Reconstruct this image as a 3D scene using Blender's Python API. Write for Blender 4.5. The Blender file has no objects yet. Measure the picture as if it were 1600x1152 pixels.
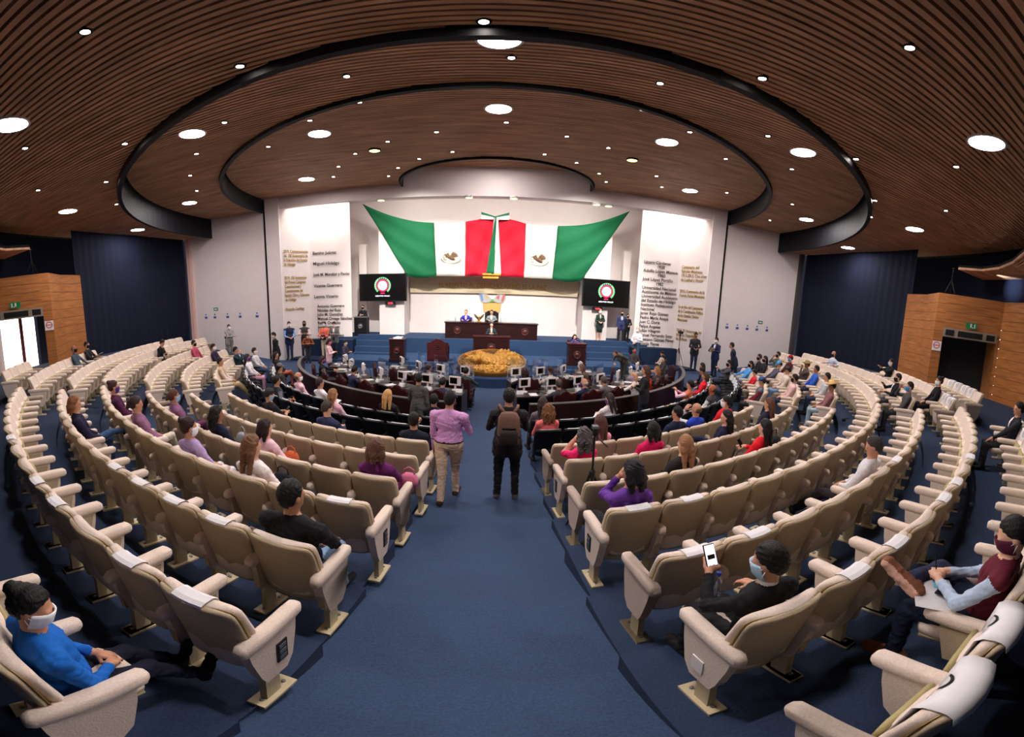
import bpy, bmesh, math, random
import numpy as np
from mathutils import Vector, Matrix

C = bpy.context.scene.collection
SC = bpy.context.scene
rnd = random.Random(7)
sin, cos, pi, rad = math.sin, math.cos, math.pi, math.radians

# ------------------------------------------------------------ camera, world, exposure
F = 672.743            # pixels per radian of the stitched (equirectangular) picture
PX, PY = 797.606, 554.811
pitch, roll, yaw = 0.145182, 0.0332916, -0.0389898
cy_, sy_, cp_, sp_, cr_, sr_ = cos(yaw), sin(yaw), cos(pitch), sin(pitch), cos(roll), sin(roll)
xr = Vector((cy_, sy_, 0)); yr = Vector((-sy_, cy_, 0)); zr = Vector((0, 0, 1))
fw = cp_*yr - sp_*zr; up = sp_*yr + cp_*zr
U = cr_*xr + sr_*up; V = sr_*xr - cr_*up
cam_d = bpy.data.cameras.new('camera'); cam_d.type = 'PANO'
for tgt in (cam_d, getattr(cam_d, 'cycles', None)):
    try:
        tgt.panorama_type = 'EQUIRECTANGULAR'
        tgt.longitude_min = -PX/F; tgt.longitude_max = (1600-PX)/F
        tgt.latitude_max = PY/F; tgt.latitude_min = -(1152-PY)/F
    except Exception:
        pass
cam = bpy.data.objects.new('camera', cam_d); C.objects.link(cam)
M3 = Matrix((U, -V, -fw)).transposed()
cam.matrix_world = Matrix.Translation((0.09, -15.47, 3.5)) @ M3.to_4x4()
cam_d.clip_start = 0.05
SC.camera = cam
SC.view_settings.view_transform = 'Standard'; SC.view_settings.look = 'None'
SC.view_settings.gamma = 1.0; SC.view_settings.use_curve_mapping = False
SC.view_settings.exposure = EXPOSURE = 0.62
w = bpy.data.worlds.new('sky'); SC.world = w; w.use_nodes = True
bg = w.node_tree.nodes['Background']; bg.inputs[0].default_value = (1.0, .93, .9, 1); bg.inputs[1].default_value = 3.0
POWER_BIG = 118.0      # large ceiling discs (emission strength)
POWER_SMALL = 70.0    # small ceiling spots
POWER_THEATRE = 4200.0  # the two yellowish spot lamps (W)
POWER_STAGE = 75.0   # stage lamps behind the header (W)

# ------------------------------------------------------------ materials
def lin(c):
    return tuple((x/255/12.92 if x/255 <= .04045 else ((x/255+.055)/1.055)**2.4) for x in c)
_m = {}
def mat(name, col, rough=.8, metal=0., var=.08, scale=30., bump=0., emit=0., spec=.3, aniso=None):
    key = (name, col, rough, metal)
    if key in _m: return _m[key]
    m = bpy.data.materials.new(name); m.use_nodes = True; nt = m.node_tree
    b = nt.nodes['Principled BSDF']; c = lin(col)
    b.inputs['Roughness'].default_value = rough; b.inputs['Metallic'].default_value = metal
    b.inputs['Specular IOR Level'].default_value = spec
    if var > 0:
        tc = nt.nodes.new('ShaderNodeTexCoord'); n = nt.nodes.new('ShaderNodeTexNoise'); n.inputs['Scale'].default_value = scale
        n.inputs['Detail'].default_value = 4
        src = tc.outputs['Object']
        if aniso:
            mp = nt.nodes.new('ShaderNodeMapping'); mp.inputs['Scale'].default_value = aniso
            nt.links.new(src, mp.inputs[0]); src = mp.outputs[0]
        nt.links.new(src, n.inputs['Vector'])
        r = nt.nodes.new('ShaderNodeValToRGB'); r.color_ramp.elements[0].position = .3; r.color_ramp.elements[1].position = .7
        r.color_ramp.elements[0].color = tuple(x*(1-var) for x in c)+(1,)
        r.color_ramp.elements[1].color = tuple(min(1, x*(1+var)) for x in c)+(1,)
        nt.links.new(n.outputs[0], r.inputs[0]); nt.links.new(r.outputs[0], b.inputs['Base Color'])
        if bump:
            bp = nt.nodes.new('ShaderNodeBump'); bp.inputs['Strength'].default_value = bump; bp.inputs['Distance'].default_value = .01
            nt.links.new(n.outputs[0], bp.inputs['Height']); nt.links.new(bp.outputs[0], b.inputs['Normal'])
    else:
        b.inputs['Base Color'].default_value = c+(1,)
    if emit:
        b.inputs['Emission Color'].default_value = c+(1,); b.inputs['Emission Strength'].default_value = emit
    _m[key] = m; return m
def glass(name, tint=(.9, .95, 1.), a=.2):
    if name in _m: return _m[name]
    m = bpy.data.materials.new(name); m.use_nodes = True; nt = m.node_tree
    for n in list(nt.nodes): nt.nodes.remove(n)
    o = nt.nodes.new('ShaderNodeOutputMaterial'); mx = nt.nodes.new('ShaderNodeMixShader'); t = nt.nodes.new('ShaderNodeBsdfTransparent')
    g = nt.nodes.new('ShaderNodeBsdfGlossy'); g.inputs['Roughness'].default_value = .08; g.inputs[0].default_value = tint+(1,)
    mx.inputs[0].default_value = a; t.inputs[0].default_value = tint+(1,)
    nt.links.new(t.outputs[0], mx.inputs[1]); nt.links.new(g.outputs[0], mx.inputs[2]); nt.links.new(mx.outputs[0], o.inputs[0])
    _m[name] = m; return m

WHITE = mat('white_plaster', (228, 216, 212), .7, var=.02, scale=3)
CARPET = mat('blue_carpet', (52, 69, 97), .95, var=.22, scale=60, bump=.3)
CARPET_TIER_SHADED = mat('blue_carpet_shaded', (40, 53, 78), .95, var=.22, scale=60, bump=.3)  # the blue carpet again, colour darkened to paint in shade among the seats
CARPET_STAGE = mat('stage_carpet', (38, 60, 92), .95, var=.15, scale=50, bump=.3)
NAVY = mat('navy_curtain', (8, 15, 37), .95, var=.08, scale=2, aniso=(6, 6, .2))
BASEBLUE = mat('dark_blue_base', (20, 38, 66), .8, var=.1)
SLAT = mat('ceiling_wood', (186, 141, 107), .6, var=.3, scale=1.4, aniso=(.5, 3, 1))
BLACK = mat('black_void', (9, 9, 10), .9, var=0)
DARKMETAL = mat('dark_fascia', (15, 17, 23), .6, var=.15, scale=4)
LAMP_TRIM = mat('lamp_trim', (225, 220, 220), .4, var=0)
CREAM = mat('cream_fabric', (218, 199, 184), .92, var=.09, scale=90, bump=.25)
SHELL = mat('tan_back_fabric', (178, 159, 132), .9, var=.08, scale=70, bump=.15)
PIPING = mat('gold_piping', (186, 158, 104), .6, var=.05)
STANDM = mat('cream_metal', (190, 174, 140), .45, var=.05)
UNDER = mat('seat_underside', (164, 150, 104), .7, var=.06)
BLKFAB = mat('black_fabric', (16, 17, 22), .8, var=.15, scale=60)
BLKSHELL = mat('black_shell', (10, 10, 13), .35, var=.05)
WTRIM = mat('white_trim', (225, 228, 232), .5, var=0)
MAHOG = mat('dark_mahogany', (40, 18, 18), .28, var=.35, scale=3, aniso=(1, 1, 6), spec=.5)
MAHOG2 = mat('red_mahogany', (56, 20, 20), .4, var=.25, scale=4)
GREYTOP = mat('grey_rail_top', (82, 78, 76), .35, var=.05)
DESKTOP = mat('desk_top_dark', (52, 44, 42), .3, var=.1)
LEATHER = mat('oxblood_leather', (62, 22, 24), .4, var=.12)
GOLD = mat('gold_relief', (196, 146, 70), .36, .7, var=.2, scale=12)
GOLDTXT = mat('gold_letters', (176, 140, 66), .4, .5, var=.05)
DARKTXT = mat('bronze_letters', (70, 58, 50), .5, .3, var=.05)
BEIGEBAND = mat('beige_band', (206, 188, 156), .7, var=.05, scale=4)
PWOOD = mat('portal_wood', (160, 101, 52), .5, var=.28, scale=2.2, aniso=(.7, .7, 7))
PLASTICW = mat('white_plastic', (226, 216, 212), .4, var=0)
SCREEN = mat('dark_screen', (8, 8, 9), .25, var=0)
PAPER = mat('white_paper', (222, 218, 218), .8, var=.02)
BLKP = mat('black_plastic', (16, 16, 17), .45, var=0)
GREYP = mat('grey_metal', (120, 120, 124), .4, .6, var=.03)

# ------------------------------------------------------------ mesh helpers
class MB:
    def __init__(s): s.v = []; s.f = []; s.m = []; s.mats = []
    def mi(s, m):
        if m not in s.mats: s.mats.append(m)
        return s.mats.index(m)
    def add(s, vs, fs, m):
        o = len(s.v); i = s.mi(m); s.v += [tuple(v) for v in vs]
        for f in fs: s.f.append(tuple(k+o for k in f)); s.m.append(i)
    def box(s, c, d, m, rz=0., rx=0.):
        x, y, z = d[0]/2, d[1]/2, d[2]/2
        R = Matrix.Rotation(rz, 3, 'Z') @ Matrix.Rotation(rx, 3, 'X'); c = Vector(c)
        vs = [R @ Vector((a*x, b*y, e*z))+c for e in (-1, 1) for a, b in ((-1, -1), (1, -1), (1, 1), (-1, 1))]
        s.add(vs, [(3, 2, 1, 0), (4, 5, 6, 7), (0, 1, 5, 4), (1, 2, 6, 5), (2, 3, 7, 6), (3, 0, 4, 7)], m)
    def tube(s, pts, r, m, n=8, cap=True):
        pts = [Vector(p) for p in pts]; rs = r if isinstance(r, (list, tuple)) else [r]*len(pts); rings = []
        vs = []; fs = []
        for i, p in enumerate(pts):
            d = (pts[min(i+1, len(pts)-1)]-pts[max(i-1, 0)]).normalized()
            a = d.orthogonal().normalized() if i == 0 else (a_prev - d*a_prev.dot(d)).normalized()
            a_prev = a; b = d.cross(a)
            for k in range(n):
                t = 2*pi*k/n; vs.append(p+(a*cos(t)+b*sin(t))*rs[i])
        for i in range(len(pts)-1):
            for k in range(n): fs.append((i*n+k, i*n+(k+1) % n, (i+1)*n+(k+1) % n, (i+1)*n+k))
        if cap: fs.append(tuple(range(n-1, -1, -1))); fs.append(tuple((len(pts)-1)*n+k for k in range(n)))
        s.add(vs, fs, m)
    def lathe(s, prof, c, m, n=20, R=None):
        c = Vector(c); vs = []; fs = []; R = R or Matrix.Identity(3)
        for (r, z) in prof:
            for k in range(n): t = 2*pi*k/n; vs.append(R @ Vector((r*cos(t), r*sin(t), z))+c)
        for i in range(len(prof)-1):
            for k in range(n): fs.append((i*n+k, i*n+(k+1) % n, (i+1)*n+(k+1) % n, (i+1)*n+k))
        fs.append(tuple(range(n-1, -1, -1))); fs.append(tuple((len(prof)-1)*n+k for k in range(n)))
        s.add(vs, fs, m)
    def prism(s, poly, z0, z1, m):
        n = len(poly); vs = [(p[0], p[1], z0) for p in poly]+[(p[0], p[1], z1) for p in poly]
        s.add(vs, [tuple(range(n-1, -1, -1)), tuple(range(n, 2*n))]+[(i, (i+1) % n, n+(i+1) % n, n+i) for i in range(n)], m)
    def prismR(s, poly, t, R, c, m):      # outline in a local xz plane, thickness along local y, then R and c
        n = len(poly); c = Vector(c)
        vs = [R @ Vector((p[0], -t/2, p[1]))+c for p in poly]+[R @ Vector((p[0], t/2, p[1]))+c for p in poly]
        s.add(vs, [tuple(range(n)), tuple(range(2*n-1, n-1, -1))]+[(i, n+i, n+(i+1) % n, (i+1) % n) for i in range(n)], m)
    def loft(s, secs, m, cap=True):
        n = len(secs[0]); vs = [p for sec in secs for p in sec]; fs = []
        for i in range(len(secs)-1):
            for k in range(n): fs.append((i*n+k, i*n+(k+1) % n, (i+1)*n+(k+1) % n, (i+1)*n+k))
        if cap: fs.append(tuple(range(n-1, -1, -1))); fs.append(tuple((len(secs)-1)*n+k for k in range(n)))
        s.add(vs, fs, m)
    def arc(s, r0, r1, z0, z1, a0, a1, m, n=32, c=(0, 0), top=None):   # annular block; angle 0 is towards -y (the camera), + towards +x
        vs = []; fs = []; top = top or m
        for i in range(n+1):
            a = a0+(a1-a0)*i/n; sx, cx = sin(a), -cos(a)
            for (r, z) in ((r0, z0), (r1, z0), (r1, z1), (r0, z1)): vs.append((c[0]+r*sx, c[1]+r*cx, z))
        side = []; tp = []
        for i in range(n):
            o = i*4; p = o+4
            side += [(o, o+1, p+1, p), (o+1, o+2, p+2, p+1), (o+3, o, p, p+3)]; tp.append((o+2, o+3, p+3, p+2))
        side += [(3, 2, 1, 0), (n*4, n*4+1, n*4+2, n*4+3)]
        o = len(s.v); s.add(vs, side, m); i = s.mi(top)
        for f in tp: s.f.append(tuple(k+o for k in f)); s.m.append(i)
    def build(s, name, parent=None, smooth=False, loc=None, rz=0.):
        me = bpy.data.meshes.new(name); me.from_pydata(s.v, [], s.f); me.update()
        for m in s.mats: me.materials.append(m)
        me.polygons.foreach_set('material_index', s.m)
        if smooth: me.polygons.foreach_set('use_smooth', [True]*len(s.f))
        bm = bmesh.new(); bm.from_mesh(me); bmesh.ops.recalc_face_normals(bm, faces=bm.faces); bm.to_mesh(me); bm.free()
        o = bpy.data.objects.new(name, me); C.objects.link(o)
        if parent: o.parent = parent
        if loc is not None: o.location = loc
        o.rotation_euler = (0, 0, rz)
        return o
def struct(o): o['kind'] = 'structure'; return o
def tag(o, label, cat, group=None):
    o['label'] = label; o['category'] = cat
    if group: o['group'] = group
    return o
def thing(name, label, cat, loc=(0, 0, 0), rz=0., group=None):
    o = bpy.data.objects.new(name, None); C.objects.link(o); o.location = loc; o.rotation_euler = (0, 0, rz); o.empty_display_size = .1
    return tag(o, label, cat, group)
def copy_tree(o, parent=None):
    c = o.copy(); C.objects.link(c)
    if parent: c.parent = parent
    for ch in list(o.children): copy_tree(ch, c)
    return c
def sq(t, p): return math.copysign(abs(t)**p, t)
def ring(cx, cy, cz, hx, hy, n=14, p=.55, axis='z'):
    out = []
    for k in range(n):
        t = 2*pi*k/n; a, b = hx*sq(cos(t), p), hy*sq(sin(t), p)
        out.append((cx+a, cy+b, cz) if axis == 'z' else ((cx+a, cy, cz+b) if axis == 'y' else (cx, cy+a, cz+b)))
    return out
ORD = ['first', 'second', 'third', 'fourth', 'fifth', 'sixth', 'seventh', 'eighth', 'ninth', 'tenth', 'eleventh', 'twelfth', 'thirteenth', 'fourteenth', 'fifteenth', 'sixteenth', 'seventeenth', 'eighteenth', 'nineteenth', 'twentieth', 'twenty-first', 'twenty-second', 'twenty-third', 'twenty-fourth', 'twenty-fifth']
def polar(r, deg): a = rad(deg); return (r*sin(a), -r*cos(a))

# rows of seats: radius of the back tops, floor height, first seat's offset from the aisle axis left / right
ROWS = {'R0': (15.1, 1.12, 1.42, 1.42), 'R1': (14.15, 1.0, 1.23, 1.47), 'R2': (13.23, .85, 1.27, 1.43), 'R3': (12.32, .76, 1.17, 1.33),
        'R4': (11.31, .55, 1.18, 1.36), 'R5': (10.33, .43, 1.13, 1.33), 'R6': (9.40, .31, 1.13, 1.28), 'B2': (8.2, .2, 1.12, 1.12), 'B1': (7.3, .1, 1.12, 1.12)}
PITCH = .545
def zfloor(r):
    for k in ('B1', 'B2', 'R6', 'R5', 'R4', 'R3', 'R2', 'R1', 'R0'):
        if r <= ROWS[k][0]+.12: return ROWS[k][1] if r > 6.75 else 0.
    return 1.25

# ------------------------------------------------------------ the room
def build_room():
    # floor: pit, tiers on both sides of the centre aisle, sloping aisle, side passages
    b = MB()
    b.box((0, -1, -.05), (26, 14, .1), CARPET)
    names = ['B1', 'B2', 'R6', 'R5', 'R4', 'R3', 'R2', 'R1', 'R0']; prev = 6.75
    for k in names+['back']:
        r1 = ROWS[k][0]+.12 if k != 'back' else 17.6; z = ROWS[k][1] if k != 'back' else 1.25
        for sg in (-1, 1):
            a0 = math.asin(.93/((prev+r1)/2)); a1 = rad(92)
            b.arc(prev, r1, -.1, z, sg*a0, sg*a1, CARPET_TIER_SHADED, n=40)
        prev = r1
    # aisle ramp
    prof = [(5.6, 0.)]+[(ROWS[k][0]+.12, ROWS[k][1]) for k in names]+[(18.2, 1.3)]
    vs = []; fs = []
    for r, z in prof: vs += [(-.96, -r, z-.012), (.96, -r, z-.012)]
    for i in range(len(prof)-1): fs.append((2*i, 2*i+1, 2*i+3, 2*i+2))
    b.add(vs, fs, CARPET)
    for sg in (-1, 1):      # passages in front of the end walls
        b.add([(sg*9, .05, .008), (sg*11.3, .05, .008), (sg*17.6, .05, .8), (sg*9, 4.6, .008), (sg*11.3, 4.6, .008), (sg*17.6, 4.6, .8)], [(0, 1, 4, 3), (1, 2, 5, 4)], CARPET)
    struct(b.build('floor'))
    # stage: landing, dais, apron, stairs
    b = MB()
    b.box((0, 4.6, .175), (14.2, 3.0, .35), CARPET_STAGE)
    b.lathe([(1.86, 0), (1.86, .33), (1.84, .35), (0, .35)], (0, 1.75, 0), CARPET_STAGE, n=48)
    b.box((0, 7.6, .55), (16.2, 3.2, 1.08), CARPET_STAGE)
    for sg in (-1, 1):
        for k in range(4):
            b.box((sg*5.75, 5.95-.14-(3-k)*.28, .35+(k+.5)*.18-.09+.02), (2.25, .28, .18*(k+1)-.02), CARPET_STAGE)
        b.box((sg*3.3, 2.92, .11), (1.4, .4, .22), CARPET_STAGE)
        for k in range(2): b.box((sg*2.6, 2.75-.3*k, .12-.06*k), (1.2, .3, .24-.12*k), BASEBLUE)
        b.box((sg*8.35, 6.2, .5), (2.5, 1.6, 1.0), BASEBLUE)
        b.box((sg*8.35, 5.9, .06), (3.6, 3.2, .12), BASEBLUE)
    struct(b.build('floor'))
    # front wall plane y=4.4 either side of the proscenium
    for sg, nm in ((-1, 'left'), (1, 'right')):
        b = MB()
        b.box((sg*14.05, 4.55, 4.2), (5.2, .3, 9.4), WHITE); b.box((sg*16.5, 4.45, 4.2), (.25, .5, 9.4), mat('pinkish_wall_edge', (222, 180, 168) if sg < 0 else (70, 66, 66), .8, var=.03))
        struct(b.build('wall_%s' % nm))
        b = MB(); b.box((sg*11.38, 4.62, 4.3), (.22, .3, 8.6), BLACK); struct(b.build('trim_1'))
        b = MB(); b.box((sg*10.87, 4.5, 4.3), (.78, .4, 8.6), WHITE)                      # proscenium jamb
        b.add([(sg*10.5, 4.4, 0), (sg*9.5, 5.8, 0), (sg*9.5, 5.8, 9.5), (sg*10.5, 4.4, 9.5)], [(0, 1, 2, 3)], WHITE)
        b.add([(sg*9.5, 5.8, .95), (sg*7.36, 6.2, .95), (sg*7.36, 6.2, 9.5), (sg*9.5, 5.8, 9.5)], [(0, 1, 2, 3)], WHITE)
        b.add([(sg*7.36, 6.2, .9), (sg*8.4, 9.2, .9), (sg*8.4, 9.2, 9.5), (sg*7.36, 6.2, 9.5)], [(0, 1, 2, 3)], WHITE)
        struct(b.build('wall_stage_%s' % nm))
        b = MB(); b.box((sg*5.5, 8.3, 4.0), (1.4, 1.6, 6.0), WHITE); b.box((sg*7.28, 8.2, 3.6), (.42, .4, 5.2), WHITE)
        struct(b.build('wall_pier_%s' % nm))
    b = MB(); b.box((0, 9.1, 5), (17.5, .3, 9.5), WHITE); struct(b.build('wall_back'))
    b = MB()       # header above the opening, with the round notch of the innermost ceiling
    b.box((0, 4.55, 8.72), (22.5, .3, 1.46), WHITE); b.box((0, 6.9, 8.9), (21, 4.8, .1), WHITE)
    struct(b.build('wall_header'))
    b = MB(); b.box((0, 8.86, 3.86), (9.5, .18, .92), BEIGEBAND); struct(b.build('trim_2'))
    # side and back walls
    for sg, nm in ((-1, 'left'), (1, 'right')):
        b = MB(); n = 60; a0, a1 = 74.5, 104
        vs = []; fs = []
        for i in range(n+1):
            a = a0+(a1-a0)*i/n; r = 16.35+.025*sin(i*1.9)+max(0, a-90)*.062
            x, y = polar(r, a); vs += [(sg*x, y, -.2), (sg*x, y, 9)]
        for i in range(n): fs.append((2*i, 2*i+2, 2*i+3, 2*i+1))
        b.add(vs, fs, NAVY); struct(b.build('wall_curtain_%s' % nm, smooth=True))
    b = MB(); b.arc(17.5, 17.7, -.2, 9, rad(-112), rad(112), NAVY, n=80)
    # leave the left doorway open: rebuilt below as two arcs
    b = MB(); b.arc(18.6, 18.8, -.2, 9, rad(-46), rad(46), NAVY, n=50)
    for q in (-1, 1): b.arc(18.6, 18.8, 4.3, 9, *sorted((rad(q*75), rad(q*46))), NAVY, n=10); b.arc(18.6, 18.8, -.2, 9, *sorted((rad(q*112), rad(q*73))), NAVY, n=20)
    struct(b.build('wall_rear'))

def slat_zone(b, R0, R1, z, c, clip=None, step=.125, wd=.078):
    """straight timber slats running from side to side, their ends cut along a half ring about (0, c)"""
    def ends(y):
        d = c-y; xo = math.sqrt(max(R1*R1-d*d, 0))
        if clip: xo = min(xo, math.sqrt(max(clip*clip-y*y, 0)))
        return math.sqrt(max(R0*R0-d*d, 0)), xo
    y = 4.36-step
    while y > c-R1:
        (i0, o0), (i1, o1) = ends(y), ends(y+wd)
        if max(o0-i0, o1-i1) > .05:
            o0, o1 = max(o0, i0), max(o1, i1)
            if i0 == 0 and i1 == 0: segs = [(-o0, o0, -o1, o1)]
            else: segs = [(-o0, -i0, -o1, -i1), (i0, o0, i1, o1)]
            for a0, b0, a1, b1 in segs:
                n = 1
                for k in range(n):
                    t, u = k/n, (k+1)/n-(.001 if k < n-1 else 0)
                    b.prism([(a0+(b0-a0)*t, y), (a0+(b0-a0)*u, y), (a1+(b1-a1)*u, y+wd), (a1+(b1-a1)*t, y+wd)], z, z+.09, SLAT)
        y -= step
def build_ceiling():
    cc = 4.5
    b = MB(); slat_zone(b, 14.9, 22.4, 7.1, cc, clip=17.75); struct(b.build('ceiling'))
    b = MB(); slat_zone(b, 11.5, 14.6, 8.0, cc); struct(b.build('ceiling'))
    b = MB(); slat_zone(b, 4.3, 11.25, 8.6, cc); struct(b.build('ceiling'))
    b = MB(); slat_zone(b, 0, 4.2, 9.4, cc); struct(b.build('ceiling'))
    b = MB()      # dark void above the slats, the ring-shaped gaps and the solid roof
    b.arc(14.9, 23.5, 7.22, 7.4, rad(-90), rad(90), BLACK, n=64, c=(0, cc)); b.arc(11.5, 14.9, 8.1, 8.25, rad(-90), rad(90), BLACK, n=64, c=(0, cc))
    b.arc(4.25, 11.5, 8.7, 8.85, rad(-90), rad(90), BLACK, n=48, c=(0, cc)); b.arc(.01, 4.25, 9.5, 9.6, rad(-90), rad(90), BLACK, n=32, c=(0, cc))
    b.box((0, -6, 9.7), (48, 36, .1), BLACK)
    struct(b.build('ceiling'))
    for i, (R, z0, z1) in enumerate(((14.9, 6.94, 8.12), (11.5, 7.89, 8.72), (4.25, 8.52, 9.52))):
        b = MB(); b.arc(R-(.13 if i < 2 else .08), R, z0, z1, rad(-90), rad(90), DARKMETAL, n=72, c=(0, cc)); struct(b.build('trim_%d' % (3+i), smooth=False))
    for sg in (-1, 1):     # lower timber canopies over the doors
        edge = [(14.9, -7.0), (15.0, -8.0), (14.3, -9.0), (13.1, -10.0), (11.53, -10.97), (9.8, -12.0), (8.9, -12.6)]
        b = MB(); n = 26
        outer = [(17.8, -7.0+.0), (17.7, -8.3), (17.2, -9.8), (16.4, -11.4), (15.2, -13.0), (13.8, -14.3), (12.9, -15.0)]
        b.prism([(sg*x, y) for x, y in edge]+[(sg*x, y) for x, y in reversed(outer)], 6.2, 6.3, BLACK)
        for k in range(n):
            t0, t1 = k/n, (k+.6)/n
            for i in range(len(edge)-1):
                q = [(e[0]+(o[0]-e[0])*t, e[1]+(o[1]-e[1])*t) for t in (t0, t1) for e, o in ((edge[i], outer[i]), (edge[i+1], outer[i+1]))]
                b.prism([(sg*q[0][0], q[0][1]), (sg*q[1][0], q[1][1]), (sg*q[3][0], q[3][1]), (sg*q[2][0], q[2][1])], 6.11, 6.2, SLAT)
        struct(b.build('ceiling'))

BIG = dict(o=[(-6.54, -11.79), (-12.56, -6.63), (-15.01, -1.06), (6.59, -11.91), (12.45, -6.42), (15.21, -.61), (0, -13.1)],
           a=[(.02, -8.72), (-6.83, -6.71), (-12.47, -.17), (7.13, -6.49), (12.83, -.09)],
           b=[(-4.96, -3.27), (-7.68, 1.72), (.02, -4.23), (4.77, -3.15), (7.95, 1.93)], c=[(-.01, 2.32)])
SPOTS = {'o':[(-3.6,-12.35),(-3.11,-10.29),(-0.13,-10.52),(-7.54,-10.97),(-6.62,-9.18),(-9.17,-7.63),(-10.38,-9.06),(-11.24,-5.53),(3.69,-12.35),(3.26,-10.32),(6.54,-9.0),(7.55,-10.79),(9.24,-7.27),(10.51,-8.83),(10.75,-5.85)],'a':[(-2.57,-7.69),(0.21,-8.06),(-5.8,-6.79),(-2.77,-6.37),(-0.08,-6.78),(-7.83,-5.33),(-9.5,-3.63),(-10.81,-1.67),(2.77,-7.77),(2.93,-6.36),(5.86,-6.71),(7.87,-5.12),(10.69,-1.7),(12.14,1.76)],'b':[(-4.73,-4.43),(-6.81,-2.99),(-1.73,-2.44),(0.23,-3.24),(-3.32,-1.81),(-4.68,-0.86),(-1.48,-0.37),(-2.73,0.36),(-5.79,0.48),(-3.73,1.42),(-4.4,2.6),(-6.54,1.88),(4.94,-4.32),(1.99,-2.38),(3.4,-1.74),(6.9,-2.89),(5.93,0.67),(6.74,2.14),(9.24,1.0),(1.57,-0.36),(2.79,0.32),(3.88,1.47),(4.46,2.62)],'c':[]}
ZC = dict(o=7.1, a=8.0, b=8.6, c=9.4); RINGN = dict(o='outer', a='second', b='third', c='innermost')
def place_words(x, y):
    return ('left' if x < -1 else 'right' if x > 1 else 'middle')
def build_lights():
    em = mat('lamp_glow', (255, 246, 246), .5, var=0, emit=POWER_BIG); es = mat('spot_glow', (255, 240, 230), .5, var=0, emit=POWER_SMALL)
    for k in 'oabc':
        lst = sorted(BIG[k], key=lambda p: (p[1] < -12.5, p[0]))
        for i, (x, y) in enumerate(lst):
            t = thing('ceiling_light', 'large round white ceiling light, %s from the left on the %s ceiling ring' % (ORD[i], RINGN[k]) if y > -12.5 and len(lst) > 1 else 'large round white ceiling light above the rear seats, %s' % place_words(x, y) if y < -12.5 else 'large round white ceiling light alone in the innermost ceiling recess', 'ceiling light', (x, y, ZC[k]), group='large round ceiling lights')
            r = .305
            b = MB(); b.lathe([(r, -.012), (r, .02), (0, .02)], (0, 0, 0), em, n=32); b.v = [(a, c, min(d, .02)) for a, c, d in b.v]; b.build('diffuser', t)
            b = MB(); b.lathe([(r+.005, .03), (r+.005, -.02), (r+.05, -.015), (r+.05, .03)], (0, 0, 0), LAMP_TRIM, n=32); b.build('trim_ring', t)
    b = MB(); b.lathe([(.052, -.012), (.052, .02), (0, .02)], (0, 0, 0), es, n=14); d0 = b.build('diffuser')
    b = MB(); b.lathe([(.056, .03), (.056, -.02), (.085, -.012), (.085, .03)], (0, 0, 0), BLKP, n=16); t0 = b.build('trim_ring')
    first = True
    for k in 'oabc':
        lst = sorted(SPOTS[k], key=lambda p: math.atan2(p[0], 4.5-p[1]))
        for i, (x, y) in enumerate(lst):
            t = thing('spotlight', 'small recessed round spotlight, %s from the left on the %s ceiling ring' % (ORD[i] if i < len(ORD) else str(i+1)+'th', RINGN[k]), 'spotlight', (x, y, ZC[k]), group='small recessed ceiling spotlights')
            for p in (d0, t0):
                q = p if first else p.copy()
                if not first: C.objects.link(q)
                q.parent = t
            first = False
    # two bright yellowish theatre spots and the soffit lamps over the stage
    ey = mat('yellow_glow', (255, 246, 132), .5, var=0, emit=4)
    for x, y, s in ((-3.95, -1.07, 'left'), (4.45, -.89, 'right')):
        L = bpy.data.lights.new('theatre_light', 'SPOT'); L.energy = POWER_THEATRE; L.spot_size = rad(72); L.spot_blend = .7; L.shadow_soft_size = .17; L.color = (1, .98, .92)
        lo = bpy.data.objects.new('theatre_light', L); C.objects.link(lo); lo.location = (x, y, 8.5); lo.rotation_euler = (Vector((x*.7, 8.8, 1.2))-lo.location).to_track_quat('-Z', 'Y').to_euler()
        t = thing('theatre_lamp', 'glaring yellowish spot lamp in the wood ceiling, %s one of the pair' % s, 'spotlight', (x, y, 8.6), group='yellowish spot lamps')
        b = MB(); b.lathe([(.17, -.05), (.17, 0), (0, 0)], (0, 0, 0), ey, n=20); b.build('lens', t)
        b = MB(); b.lathe([(.18, .05), (.18, -.06), (.21, -.06), (.21, .05)], (0, 0, 0), BLKP, n=20); b.build('housing', t)
    for i, (x, y) in enumerate(((-5.25, 4.55), (-1.21, 4.5), (.77, 4.5), (4.55, 4.55), (5.13, 4.6))):
        t = thing('soffit_lamp', 'warm round lamp under the white stage header, %s from the left' % ORD[i], 'lamp', (x, y, 7.98), group='soffit lamps over the stage')
        b = MB(); b.lathe([(.15, -.06), (.15, 0), (0, 0)], (0, 0, 0), ey, n=20); b.build('lens', t)
        b = MB(); b.lathe([(.16, .06), (.16, -.07), (.2, -.06), (.2, .06)], (0, 0, 0), LAMP_TRIM, n=20); b.build('housing', t)
    # stage lamps fixed behind the header
    for x, y, e, tgt in ((-8.6, 5.0, 1., (-8.6, 6.4, 3)), (8.6, 5.0, 1., (8.6, 6.4, 3)), (-4.5, 5.2, 1.1, (-3.5, 9, 2.5)), (0, 5.2, 1.1, (0, 9, 2.5)), (4.5, 5.2, 1.1, (3.5, 9, 2.5))):
        L = bpy.data.lights.new('stage_light', 'AREA'); L.energy = POWER_STAGE*e; L.size = 1.2; L.shape = 'RECTANGLE'; L.size_y = .4; L.color = (1, .97, .93)
        o = bpy.data.objects.new('stage_light', L); C.objects.link(o); o.location = (x, y, 8.6)
        o.rotation_euler = (Vector(tgt)-o.location).to_track_quat('-Z', 'Y').to_euler()

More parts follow.
